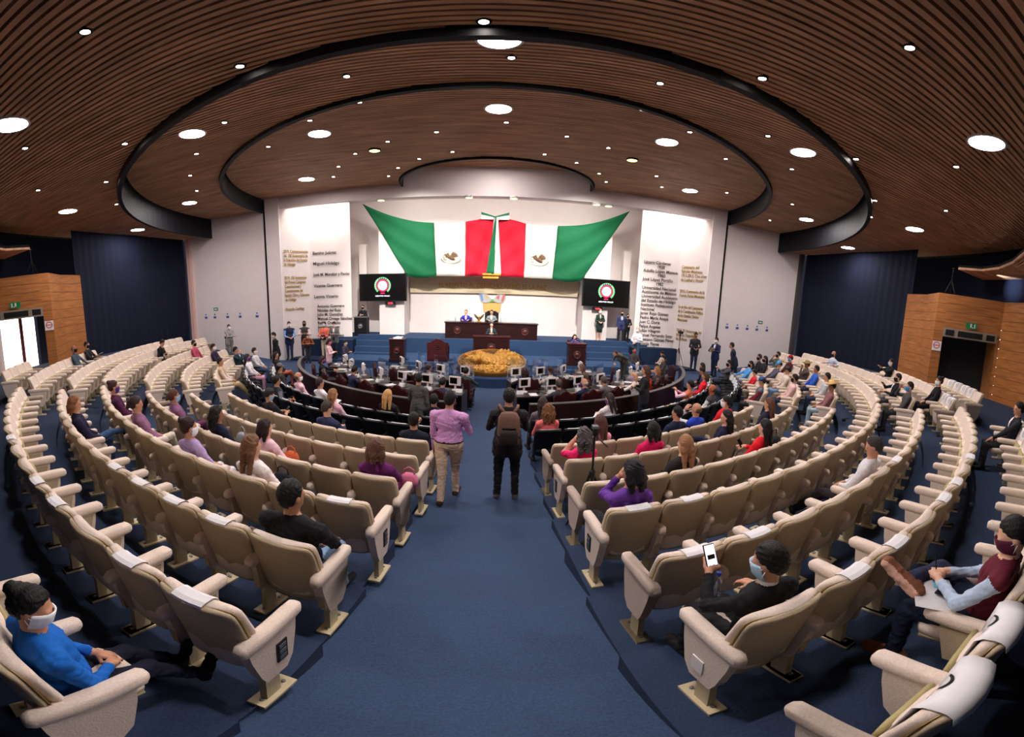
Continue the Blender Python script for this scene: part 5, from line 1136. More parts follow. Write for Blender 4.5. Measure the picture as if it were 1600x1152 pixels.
# ------------------------------------------------------------ who sits and stands where
SKL, SKM, SKD = (216, 166, 138), (194, 140, 110), (156, 104, 78)
BLK, NVY, GRY, WHT, JEAN = (22, 22, 26), (30, 36, 60), (82, 80, 84), (224, 218, 216), (62, 82, 112)
HB, HBR, HLB, HBL, HG = (20, 17, 17), (72, 44, 28), (120, 78, 44), (196, 140, 76), (90, 84, 82)
MW, MB_, MP = (232, 234, 238), (150, 190, 220), (96, 50, 130)
SEATED = [
 # row, side, index, far, label, looks
 ('R0', -1, 0, 0, 'person in bright blue blouse and white mask seated nearest on the left', dict(top=(14, 92, 176), bot=(22, 24, 44), skin=SKM, hair=HB, style='bun', mask=MW, arms=('lap', 'lap'), legs='ext', yaw_=-38, nod=-16, h=.011, lean=5, bulk=1.15, sz=.9)),
 ('R0', 1, 2, 0, 'person in maroon vest writing on papers, one brown shoe raised, lower right', dict(top=(170, 186, 206), vest=(92, 22, 38), bot=(32, 38, 64), skin=SKL, hair=HB, mask=(84, 24, 50), arms=('hold', 'hold'), legs='ankle', yaw_=20, nod=-20, h=.012, shoe=(122, 74, 52), lean=9)),
 ('R0', 1, 12, 0, 'person in dark suit seated at the far right picture edge', dict(top=(26, 28, 34), bot=(50, 50, 58), skin=SKM, arms=('lap', 'thigh'), h=.018, inner=WHT)),
 ('R1', 1, 0, 0, 'person in black suit with pale blue mask holding up a phone, right of the aisle', dict(top=(16, 16, 19), bot=(18, 18, 22), skin=SKM, hair=(24, 19, 18), mask=(176, 208, 226), arms=('rest', 'phone'), yaw_=28, nod=-14, h=.011, inner=WHT, lean=5, sz=.94)),
 ('R1', -1, 7, 1, 'person in grey blue jacket seated by the left curtain, nearer of two', dict(top=(70, 84, 96), skin=SKD, style='bald', hair=HG, arms=('lap', 'thigh'), mask=BLK)),
 ('R1', -1, 9, 1, 'person in dark clothes reading a paper by the left curtain', dict(top=(34, 32, 38), skin=SKM, arms=('hold', 'hold'), mask=BLK)),
 ('R1', 1, 10, 1, 'person in black clapping in front of the right curtain', dict(top=BLK, skin=SKM, mask=MW, arms=('clap', 'clap'))),
 ('R1', 1, 2, 1, 'person in black with white mask seated just before the right doorway', dict(top=(20, 20, 26), bot=BLK, skin=SKM, mask=MW, arms=('lap', 'lap'), legs='wide', style='bun')),
 ('R2', -1, 0, 0, 'person in black jacket and jeans seen from behind, first left of the aisle', dict(top=(20, 19, 24), bot=(120, 148, 180), skin=SKM, hair=HB, arms=('thigh', 'lap'), yaw_=-22, nod=-4, h=.011, bulk=1.18, lean=4)),
 ('R2', -1, 8, 0, 'person with reddish bob, navy top and jeans with crossed legs', dict(top=(32, 28, 58), bot=(58, 84, 122), skin=SKM, hair=(126, 78, 48), style='bob', arms=('lap', 'lap'), legs='crossup', mask=None, yaw_=-12, h=.016)),
 ('R2', 1, 5, 0, 'person in white shirt and dark trousers seated alone on the right', dict(top=(226, 222, 226), bot=(52, 42, 46), skin=SKM, hair=(52, 48, 48), arms=('lap', 'lap'), yaw_=18, nod=-18, h=.013, legs='ext')),
 ('R2', 1, 0, 1, 'person in grey suit with blue mask touching the face, right side aisle', dict(top=(74, 70, 72), bot=(40, 40, 44), skin=SKM, mask=(60, 140, 200), arms=('face', 'lap'), yaw_=14)),
 ('R2', 1, 3, 1, 'person in black suit with black mask near the right side aisle', dict(top=(24, 26, 34), bot=(66, 66, 72), skin=SKM, mask=BLK, arms=('clap', 'hold'), inner=WHT)),
 ('R2', 1, 14, 1, 'person in pale blue shirt seated high by the right curtain', dict(top=(196, 204, 222), skin=SKM, style='bald', hair=HG, mask=BLK, arms=('wide', 'wide'))),
 ('R3', -1, 2, 0, 'person with long light brown hair and white blouse holding a dark bag', dict(top=(238, 226, 222), bot=BLK, skin=SKL, hair=(112, 76, 52), style='long', arms=('lap', 'lap'), yaw_=-20, h=.014)),
 ('R3', -1, 4, 0, 'person in lilac top with hair bun and white mask', dict(top=(176, 150, 196), bot=(220, 214, 220), skin=SKM, hair=(46, 26, 26), style='bun', mask=MW, arms=('lap', 'lap'), yaw_=-18, h=.015, short_sleeve=True)),
 ('R3', -1, 7, 0, 'person in mauve sweater with dark ponytail and cream trousers', dict(top=(150, 104, 136), bot=(222, 210, 190), skin=SKM, hair=(54, 30, 30), style='pony', arms=('lap', 'lap'), legs='cross', yaw_=-14, h=.016)),
 ('R3', -1, 10, 0, 'person in deep purple with purple mask and pinned up hair', dict(top=(74, 22, 62), skin=SKM, hair=(60, 28, 28), style='bun', mask=MP, arms=('lap', 'lap'), h=.018)),
 ('R3', -1, 11, 1, 'person in black leaning forward before the left curtain', dict(top=BLK, skin=SKM, lean=-14, nod=-30, arms=('lap', 'hold'))),
 ('R3', 1, 0, 0, 'person in purple top with sleek black hair resting chin on hands', dict(top=(98, 52, 142), bot=BLK, skin=SKM, hair=(24, 17, 24), style='bob', arms=('rest', 'chin'), yaw_=24, nod=-8, h=.012)),
 ('R4', -1, 0, 0, 'person in purple blazer with brown bob seen from behind', dict(top=(96, 26, 92), bot=(150, 60, 130), skin=SKM, hair=(96, 64, 48), style='bob', arms=('thigh', 'lap'), h=.013)),
 ('R4', -1, 3, 0, 'person in pale pink blouse with dark red hair', dict(top=(240, 196, 206), bot=(226, 110, 130), skin=SKL, hair=(40, 18, 22), style='bob', arms=('lap', 'lap'), yaw_=-14, h=.016)),
 ('R4', -1, 8, 0, 'person in mauve jacket with pale blue mask and tied back hair', dict(top=(140, 92, 130), bot=(96, 40, 80), skin=SKM, hair=(84, 46, 36), style='pony', mask=MB_, arms=('lap', 'lap'), legs='cross', h=.018)),
 ('R4', -1, 5, 0, 'person in navy top with striped sleeve and dark curly hair', dict(top=(24, 28, 52), bot=(232, 226, 224), skin=SKD, hair=HB, style='curly', arms=('lap', 'lap'), yaw_=-20, h=.016)),
 ('R4', 1, 2, 0, 'person with long streaked blond hair holding a phone', dict(top=(40, 36, 40), bot=BLK, skin=SKL, hair=(150, 104, 72), style='long', arms=('lap', 'lap'), yaw_=16, h=.014, short_sleeve=True)),
 ('R4', 1, 5, 0, 'person in red top with black hair looking at a phone', dict(top=(226, 24, 40), bot=(54, 48, 62), skin=SKL, hair=HB, style='long', arms=('hold', 'lap'), yaw_=12, h=.015)),
 ('R4', 1, 0, 1, 'person in straw hat, plaid shirt and pale jeans', dict(top=(150, 104, 104), bot=(150, 170, 180), skin=SKD, arms=('lap', 'lap'), headgear=('hat', (226, 190, 120)), shoe=(120, 92, 80), h=.018, nod=-16)),
 ('R4', 1, 3, 1, 'person with dark hair seated behind the straw hat', dict(top=(190, 190, 196), bot=(40, 50, 76), skin=SKM, arms=('lap', 'lap'))),
 ('R4', 1, 6, 1, 'person in bright blue shirt seated among the right outer seats', dict(top=(46, 96, 200), bot=(36, 44, 66), skin=SKD, arms=('lap', 'lap'))),
 ('R4', 1, 8, 1, 'person in dark plaid shirt wearing a small pale hat', dict(top=(84, 74, 72), bot=(70, 80, 90), skin=SKD, arms=('lap', 'chin'), headgear=('hat', (170, 150, 92)))),
 ('R4', 1, 11, 1, 'person in red cap and blue mask near the right end wall', dict(top=(84, 22, 34), skin=SKM, mask=(90, 150, 210), arms=('lap', 'lap'), headgear=('cap', (170, 30, 40)))),
 ('R4', 1, 13, 1, 'person in camouflage jacket at the right end wall', dict(top=(96, 98, 88), skin=SKM, arms=('chin', 'lap'), mask=BLK)),
 ('R4', -1, 11, 1, 'person in pink jacket seated before the left end wall', dict(top=(186, 76, 104), skin=SKM, mask=BLK, arms=('lap', 'lap'))),
 ('R5', -1, 9, 1, 'person in dark purple jacket before the left end wall', dict(top=(52, 36, 66), skin=SKM, mask=MW, arms=('lap', 'lap'))),
 ('R5', 1, 0, 0, 'person with short grey hair and hot pink sleeveless top', dict(top=(232, 30, 100), bot=(60, 50, 60), skin=SKL, hair=(84, 76, 76), style='curly', arms=('rest', 'chin'), short_sleeve=True, h=.014, turn=14)),
 ('R5', 1, 2, 0, 'person in magenta top with short black hair seen from behind', dict(top=(214, 18, 92), skin=SKM, hair=HB, style='bob', h=.014)),
 ('R5', 1, 5, 0, 'person in navy with long black hair and raised crossed legs', dict(top=(26, 28, 56), bot=(30, 34, 62), skin=SKL, hair=HB, style='long', legs='crossup', yaw_=16, shoe=(226, 180, 160), h=.016, turn=24)),
 ('R5', 1, 8, 0, 'person with long auburn hair in dark navy top', dict(top=(30, 26, 50), skin=SKL, hair=(98, 60, 42), style='long', arms=('lap', 'lap'), h=.016, yaw_=14)),
 ('R5', 1, 2, 1, 'person in pale pink shirt and jeans, right outer seats', dict(top=(226, 188, 184), bot=(44, 52, 80), skin=SKM, arms=('lap', 'lap'), mask=BLK)),
 ('R5', 1, 5, 1, 'person in cream sweater and grey cap, right outer seats', dict(top=(214, 198, 184), bot=(120, 150, 190), skin=SKM, arms=('lap', 'lap'), headgear=('cap', (70, 62, 58)), nod=-20)),
 ('R5', 1, 8, 1, 'person in grey hoodie with bright blue cap', dict(top=(88, 86, 104), bot=(36, 40, 52), skin=SKM, arms=('lap', 'lap'), headgear=('cap', (70, 160, 220)), nod=-26, lean=22)),
 ('R5', 1, 10, 1, 'person with long black hair and mask by the right end wall', dict(top=(40, 36, 40), skin=SKM, style='long', hair=HB, mask=BLK)),
 ('R5', 1, 11, 1, 'person in black jacket nearest the right end wall', dict(top=(36, 36, 38), skin=SKM, mask=BLK, inner=(150, 150, 150))),
 ('R6', -1, 2, 1, 'person in beige vest and khaki trousers beyond the left side aisle', dict(top=(222, 206, 196), vest=(206, 172, 140), bot=(196, 168, 126), skin=SKM, arms=('lap', 'lap'), legs='ext', h=.018)),
 ('R6', -1, 7, 1, 'person in dark teal jacket resting chin on hand, left end', dict(top=(28, 50, 60), skin=SKM, arms=('chin', 'lap'))),
 ('R6', -1, 6, 0, 'person in black t-shirt looking down at a phone, front beige row left', dict(top=(30, 28, 32), bot=GRY, skin=SKM, arms=('hold', 'hold'), nod=-30, yaw_=-12, mask=MB_, short_sleeve=True, h=.016)),
 ('R6', -1, 3, 0, 'person in navy blue suit holding a phone, front beige row left', dict(top=(48, 52, 86), bot=(40, 44, 70), skin=SKL, hair=(58, 48, 44), arms=('hold', 'lap'), yaw_=-22, nod=-22, h=.014)),
 ('R6', -1, 0, 0, 'person in dark navy jacket with white mask, front beige row by the aisle', dict(top=(30, 34, 50), skin=SKM, hair=HB, mask=MW, arms=('lap', 'chin'), h=.014)),
 ('R6', 1, 1, 0, 'person with long wavy brown hair in pale pink top', dict(top=(238, 150, 178), skin=SKL, hair=(88, 56, 50), style='long', h=.014)),
 ('R6', 1, 4, 0, 'person in dark navy jacket, front beige row right', dict(top=(28, 34, 64), skin=SKM, hair=HB, yaw_=22, arms=('rest', 'lap'), h=.015)),
 ('R6', 1, 5, 0, 'person with shaved head in blue and white vest holding up a hand', dict(top=(220, 216, 220), vest=(40, 70, 190), skin=SKM, style='bald', hair=(90, 70, 60), arms=('lap', 'face'), yaw_=18, h=.015)),
 ('R6', 1, 7, 0, 'person in red shirt with white mask, front beige row right', dict(top=(214, 26, 44), skin=SKM, hair=HB, mask=MW, yaw_=24, bulk=1.15, h=.015)),
 ('R6', 1, 0, 1, 'person in blue cap and maroon sleeves with vest, right side aisle', dict(top=(116, 26, 44), vest=(92, 96, 104), bot=(40, 36, 40), skin=SKM, arms=('lap', 'lap'), headgear=('cap', (70, 92, 150)), nod=-26, h=.018)),
 ('R6', 1, 5, 1, 'child in red and white jacket on the right', dict(top=(206, 30, 50), bot=(40, 44, 60), skin=SKM, nod=-24, sz=.86)),
 ('R6', 1, 7, 1, 'person in light blue shirt leaning back on the right', dict(top=(86, 160, 226), bot=(100, 130, 170), skin=SKM, mask=BLK, lean=18, arms=('rest', 'lap'))),
 ('B2', -1, 8, 0, 'person in dark vest with black hair, rear black row left', dict(top=(98, 96, 110), vest=(40, 42, 50), bot=(90, 110, 140), skin=SKM, arms=('wide', 'lap'), legs='ext')),
 ('B2', -1, 16, 0, 'person in white blouse with long dark hair, rear black row left', dict(top=(232, 226, 230), bot=(206, 150, 170), skin=SKM, hair=(40, 30, 48), style='long', mask=MP)),
 ('B2', -1, 19, 0, 'person in pale shirt and jeans at the left end of the black rows', dict(top=(214, 208, 212), bot=(66, 84, 112), skin=SKM, mask=MW, arms=('lap', 'lap'))),
 ('B2', -1, 4, 0, 'person with blond highlights in pale pink top, rear black row', dict(top=(240, 190, 206), skin=SKL, hair=(150, 104, 66), style='long', yaw_=-14, h=.016)),
 ('B1', -1, 2, 0, 'person with golden blond hair before the left balustrade', dict(top=(40, 34, 38), skin=SKL, hair=(206, 156, 96), style='long', h=.016)),
 ('B1', -1, 0, 0, 'person in black with headset beside the aisle', dict(top=(26, 24, 27), skin=SKM, hair=HB, headgear=('headset', BLK), h=.016)),
 ('B1', -1, 16, 0, 'person with dark hair and orange trousers at the left end', dict(top=(36, 32, 40), bot=(206, 110, 84), skin=SKM, hair=HB, style='long', legs='cross')),
 ('B1', -1, 11, 0, 'person in grey cap with camera, front black row left', dict(top=(56, 54, 56), skin=SKM, arms=('cam', 'cam'), headgear=('cap', (120, 112, 116)))),
 ('B1', -1, 8, 0, 'person with cropped hair in light pink shirt, front black row left', dict(top=(244, 196, 206), skin=SKM, style='bald', hair=(96, 84, 78), bot=(84, 100, 130), mask=MW, h=.016, yaw_=-14)),
 ('B1', -1, 6, 0, 'person in white shirt with papers, front black row left', dict(top=(230, 224, 224), bot=(40, 42, 52), skin=SKM, hair=(60, 46, 42), arms=('lap', 'lap'), legs='cross', yaw_=-14, h=.016)),
 ('B1', 1, 0, 0, 'person with long dark hair and white patterned top beside the aisle', dict(top=(110, 102, 108), skin=SKL, hair=(58, 44, 42), style='long', h=.015)),
 ('B2', 1, 0, 0, 'person with curly auburn hair in coral top, rear black row by the aisle', dict(top=(236, 116, 116), bot=(70, 84, 110), skin=SKL, hair=(122, 80, 48), style='curly', h=.015, short_sleeve=True)),
 ('B1', 1, 3, 0, 'person in white blouse with purple mask and long hair, front black row right', dict(top=(236, 226, 230), skin=SKL, hair=(48, 32, 36), style='long', mask=MP, yaw_=24, arms=('hold', 'hold'), nod=-16, h=.016)),
 ('B1', 1, 9, 0, 'person in pink shirt with tan sash clapping, front black row right', dict(top=(240, 190, 206), vest=(206, 110, 76), bot=(200, 140, 96), skin=SKM, arms=('clap', 'clap'), hair=HB)),
 ('B1', 1, 12, 0, 'person in bright red top, front black row right', dict(top=(232, 30, 50), bot=(70, 110, 160), skin=SKM, hair=HBR, style='bob')),
 ('B1', 1, 14, 0, 'person in navy jacket leaning forward, front black row right', dict(top=(52, 60, 92), bot=(50, 74, 120), skin=SKM, hair=HB, lean=-10, nod=-26)),
 ('B1', 1, 16, 0, 'person in black at the right end of the front black row', dict(top=BLK, skin=SKM, hair=HB, style='long', lean=-8)),
 ('B2', 1, 9, 0, 'person with shaved head in grey vest and white sleeves', dict(top=(236, 230, 228), vest=(70, 68, 72), bot=(36, 36, 42), skin=(176, 96, 56), style='bald', hair=(70, 60, 56), arms=('lap', 'lap'), yaw_=18, h=.016)),
 ('B2', 1, 19, 0, 'person in grey suit with clasped hands at the right end of the black rows', dict(top=(78, 74, 78), skin=SKM, mask=BLK, arms=('clap', 'clap'))),
]
DESK = [  # angle (signed), arc, label, looks
 (-47.6, 'outer', 'person in navy suit writing at the outer left desk arc', dict(top=(46, 46, 76), skin=SKM, hair=HB, arms=('desk', 'desk'), lean=-14, nod=-24)),
 (-33.1, 'inner', 'person in grey suit at the inner left desk arc', dict(top=(134, 124, 118), skin=SKM, hair=(50, 44, 40), arms=('desk', 'desk'), yaw_=-20)),
 (-13.6, 'outer', 'person in blue suit at the left desk nearest the aisle', dict(top=(44, 50, 90), skin=SKM, hair=HB, arms=('desk', 'desk'), lean=-6, nod=-20)),
 (-14, 'inner', 'person in dark green bent low at the inner left desk', dict(top=(40, 60, 58), skin=SKM, hair=HB, arms=('desk', 'desk'), lean=-26, nod=-20)),
 (-69.8, 'outer', 'person in dark jacket with lilac mask reading at the left desk end', dict(top=(28, 26, 38), skin=SKM, hair=(56, 34, 34), style='bob', mask=MP, arms=('desk', 'desk'), lean=-4, nod=-20)),
 (17.9, 'inner', 'person with dark brown hair at the inner right desk', dict(top=(44, 36, 42), skin=SKM, hair=(54, 34, 32), style='bob', arms=('desk', 'desk'))),
 (20.5, 'outer', 'person in charcoal suit at the outer right desk, left of two', dict(top=(58, 56, 66), skin=SKM, hair=(64, 54, 52), style='short', arms=('desk', 'desk'), lean=-6)),
 (28.8, 'outer', 'bald person in navy suit with purple mask at the outer right desk', dict(top=(34, 34, 66), skin=(206, 142, 108), hair=(190, 180, 176), style='bald', mask=MP, arms=('desk', 'desk'), lean=-4, yaw_=25)),
 (37.5, 'outer', 'person in grey pinstripe jacket reaching over the outer right desk', dict(top=(94, 84, 84), skin=SKM, hair=(84, 74, 72), arms=('desk', 'desk'), lean=-16, nod=-16)),
 (50.5, 'outer', 'person with short blond hair and lilac mask in white blouse at the right desk', dict(top=(232, 222, 220), skin=SKL, hair=(206, 160, 124), style='bob', mask=(190, 160, 206), arms=('desk', 'desk'), yaw_=30, lean=-8)),
 (58.5, 'outer', 'person in orange red vest at the right desk arc', dict(top=(232, 62, 36), skin=SKM, hair=(84, 56, 30), style='short', arms=('desk', 'lap'), yaw_=20)),
 (66.5, 'outer', 'person with light brown hair and red scarf at the right desk arc', dict(top=(48, 42, 44), inner=(170, 50, 50), skin=SKL, hair=(150, 104, 62), style='long', arms=('desk', 'desk'))),
 (86, 'outer', 'person in grey suit with orange face mask at the right desk end', dict(top=(66, 58, 60), skin=SKM, hair=HBR, mask=(226, 100, 50), arms=('desk', 'desk'), lean=-8)),
 (32.3, 'inner', 'person in cream jacket with yellow hairband at the inner right desk', dict(top=(234, 220, 196), skin=SKM, hair=(50, 34, 26), style='pony', arms=('desk', 'desk'))),
 (57.5, 'inner', 'person in brown leaning over the inner right desk', dict(top=(92, 70, 60), skin=SKL, hair=(110, 74, 62), style='long', arms=('desk', 'desk'), lean=-22)),
]
STAND = [   # x, y, z, facing (deg, 0 = towards the stage), label, looks
 (-.53, -9.47, .33, -4, 'person in lilac shirt and khaki trousers standing in the centre aisle', dict(top=(206, 150, 200), bot=(206, 178, 152), skin=SKM, hair=HB, mask=None, legs='walk', arms=('chest', 'down'), h=.011, bulk=1.24, sz=1.0, shoe=(58, 34, 32), turn=-8)),
 (.33, -9.35, .33, 0, 'person in dark clothes with brown backpack standing in the centre aisle', dict(top=(44, 38, 40), bot=(22, 20, 22), skin=SKM, hair=HB, legs='wide', arms=('chest', 'chest'), h=.011, bulk=1.16, jacket=True, sz=1.02, shoe=(62, 60, 62), nod=-10)),
 (-1.55, -6.3, 0, -10, 'person in grey suit standing behind the left balustrade', dict(jacket=True, top=(84, 82, 82), bot=(60, 58, 60), skin=SKM, hair=HB, arms=('down', 'front'), h=.014, sz=.97, yaw_=20, nod=-14)),
 (4.0, -5.05, 0, 40, 'person with long brown hair and black jacket standing by the right balustrade', dict(jacket=True, top=(34, 34, 38), bot=(34, 42, 66), skin=SKL, hair=(84, 52, 40), style='long', arms=('chest', 'chest'), h=.015, sz=1.03, turn=30)),
 (-12.9, 2.8, .2, 215, 'person in grey jacket with crossed arms before the left end wall', dict(jacket=True, top=(150, 144, 140), bot=(120, 112, 108), skin=SKM, mask=MW, arms=('xarm', 'xarm'), sz=1.06, turn=20, h=.018)),
 (-9.1, 1.0, .0, 140, 'person in dark suit looking down beside the left black strip', dict(jacket=True, top=(34, 34, 38), bot=(30, 30, 34), skin=SKM, mask=MW, arms=('down', 'down'), sz=1.06, nod=-22, bend=8, h=.018)),
 (-10.0, 4.0, .1, 200, 'person in navy vest and blue shirt against the left stage side panel', dict(jacket=True, top=(126, 160, 206), vest=(32, 40, 66), bot=(38, 48, 84), skin=SKM, mask=MW, arms=('front', 'front'), sz=1.13, bulk=1.12, turn=20, h=.018)),
 (-9.35, 4.45, .1, 205, 'person in pink shirt and black mask with camera by the left panel', dict(top=(226, 196, 200), vest=(64, 60, 62), bot=(50, 52, 64), skin=SKD, mask=BLK, arms=('chest', 'chest'), sz=1.13, h=.018)),
 (-8.88, 3.8, .02, 205, 'person crouching with camera and tan bag by the left stage', dict(top=(160, 92, 62), bot=(52, 54, 66), skin=SKM, hair=HB, arms=('chest', 'chest'), sz=.93, bend=38, nod=10, h=.018)),
 (-8.35, 4.7, .12, 185, 'person in coral shirt with shoulder bag before the left stage base', dict(top=(236, 116, 96), bot=(226, 206, 176), skin=SKM, hair=HB, mask=(190, 210, 240), arms=('front', 'front'), sz=1.08, h=.018)),
 (-7.82, 4.75, .12, 180, 'person in grey jacket checking a phone before the left stage base', dict(top=(98, 96, 94), bot=(30, 34, 46), inner=WHT, skin=SKM, hair=HB, mask=MW, arms=('chest', 'chest'), sz=1.08, h=.018, nod=-24)),
 (-6.35, .35, 0, -80, 'person in light pink blazer standing at the left desk end', dict(jacket=True, top=(250, 200, 206), bot=(60, 40, 44), skin=SKM, hair=(56, 30, 30), style='bob', mask=(240, 120, 160), arms=('chest', 'chest'), nod=-24, sz=.94, h=.018)),
 (-5.9, 1.0, 0, -100, 'person in grey violet jacket bent over papers at the left desk end', dict(jacket=True, top=(70, 64, 84), bot=BLK, skin=SKM, hair=HB, mask=(210, 220, 230), arms=('chest', 'chest'), nod=-26, sz=.88)),
 (9.94, 4.0, .08, 165, 'person in black leather jacket using a phone by the right panel', dict(jacket=True, top=(44, 42, 44), bot=(34, 46, 74), skin=SKD, hair=HB, arms=('front', 'front'), nod=-24, sz=1.14, h=.018)),
 (10.55, 2.9, .0, 115, 'person in navy suit holding a yellow folder by the right black strip', dict(top=(30, 40, 74), bot=(26, 32, 58), inner=(220, 224, 232), skin=SKM, hair=HB, mask=MW, arms=('chest', 'chest'), sz=1.12, h=.018)),
 (10.45, .9, .0, 50, 'person in dark navy suit walking along the right end wall', dict(jacket=True, top=(34, 40, 56), bot=(32, 36, 50), skin=SKM, hair=HB, legs='walk', arms=('down', 'down'), bend=14, sz=1.12, h=.018)),
 (5.3, 1.0, .0, 120, 'person in olive grey suit bending over the right desk end', dict(jacket=True, top=(96, 90, 80), bot=(70, 66, 62), skin=SKM, hair=(66, 46, 36), arms=('reach', 'back'), bend=52, sz=1.0)),
 (6.35, -.6, 0, 80, 'person in dark grey suit standing at the right end of the desks', dict(jacket=True, top=(74, 68, 72), bot=(50, 48, 52), skin=SKM, hair=HB, mask=MW, arms=('chest', 'chest'), nod=-20, sz=.85)),
 (6.7, .35, 0, 95, 'person in cream shirt standing at the far right desk end', dict(top=(214, 196, 176), bot=(60, 56, 58), skin=SKM, hair=HB, arms=('chest', 'chest'), nod=-24, sz=.86)),
 (5.72, 7.2, 1.09, 178, 'person in dark green jacket standing under the right wall screen', dict(top=(36, 56, 48), bot=SKL, inner=(190, 170, 160), skin=SKL, hair=(150, 110, 80), style='bun', mask=MW, arms=('front', 'front'), skirt=(30, 48, 42), shoe=SKL, sz=1.0, h=.016)),
 (6.77, 6.6, 1.09, 170, 'person in blue suit and tie at the top of the right stage stairs', dict(top=(44, 52, 92), bot=(26, 28, 38), inner=WHT, tie=(34, 40, 70), skin=SKM, hair=HB, mask=BLK, arms=('down', 'back'), legs='wide', bulk=1.1, sz=.99, h=.016)),
 (7.2, 6.95, 1.09, 180, 'person in black half hidden behind the blue suited one', dict(jacket=True, top=(24, 24, 30), bot=BLK, skin=SKM, hair=HB, mask=BLK, arms=('down', 'front'), sz=.9)),
 (6.95, 4.35, .35, 140, 'person in white shirt with grey hair beside the right stage stairs', dict(top=(224, 222, 232), bot=(60, 80, 110), skin=SKL, hair=(176, 160, 140), mask=MW, arms=('front', 'chest'), sz=1.03, h=.018)),
 (-.06, 5.6, .35, 180, 'person with long dark hair and dark jacket speaking at the podium', dict(top=(32, 42, 44), inner=(240, 190, 170), bot=BLK, skin=SKL, hair=(46, 28, 24), style='long', arms=('chest', 'chest'), sz=.95, h=.015, nod=-8)),
 (-7.05, 7.2, 1.09, 175, 'person in black behind the dark podium at the left of the stage', dict(top=(22, 24, 28), bot=BLK, skin=SKM, hair=HB, mask=BLK, arms=('chest', 'chest'), sz=.95)),
]
SITSTAGE = [
 (-.09, 7.12, 1.22, 180, 'person in grey jacket presiding at the middle of the long stage desk', dict(top=(120, 128, 134), inner=WHT, skin=SKM, hair=HB, arms=('desk', 'desk'), h=.016, lean=2)),
 (-1.43, 7.12, 1.2, 180, 'person in royal blue jacket seated at the long stage desk', dict(top=(44, 44, 140), inner=(240, 180, 190), skin=SKL, hair=(140, 100, 74), style='bun', arms=('desk', 'desk'), h=.016, lean=2)),
 (3.8, 4.1, .35, 180, 'person in purple blue top with phone at the narrow right lectern', dict(top=(58, 56, 120), skin=SKM, hair=HB, style='bob', arms=('face', 'desk'), h=.018, lean=2)),
 (6.34, 2.72, 0, 200, 'person in jeans sitting low at the edge of the right stage landing', dict(top=(70, 60, 60), bot=(70, 96, 140), skin=SKD, hair=HB, mask=(200, 80, 80), arms=('lap', 'lap'))),
]
for _r in SEATED: OCC.add((_r[0], _r[1], _r[2], bool(_r[3])))
WHO = {}
def build_people():
    for row, sg, i, far, lab, kw in SEATED:
        (x, y, z), rz = seat_pose(row, sg, i, bool(far)); kw = dict(kw); kw.setdefault('lean', 8)
        d = .24; x += -sin(rz)*d; y += cos(rz)*d
        WHO[lab] = person(lab, (x, y, z), rz, 'sit', **kw)
    for a, arc, lab, kw in DESK:
        x, y = polar((5.06 if arc == 'outer' else 3.28)+desk_shift(a, arc), a); WHO[lab] = person(lab, (x, y, 0), rad(a), 'sit', **dict(dict(lean=-4), **kw))
    for x, y, z, rz, lab, kw in STAND: WHO[lab] = person(lab, (x, y, z), rad(rz), 'stand', **kw)
    for x, y, z, rz, lab, kw in SITSTAGE: WHO[lab] = person(lab, (x, y, z), rad(rz), 'sit', **kw)
def find(words): return next(o for k, o in WHO.items() if words in k)
def handpos(o, k): 
    return Matrix.LocRotScale(o.location, o.rotation_euler, None) @ Vector(HANDPOS[o.name][k])
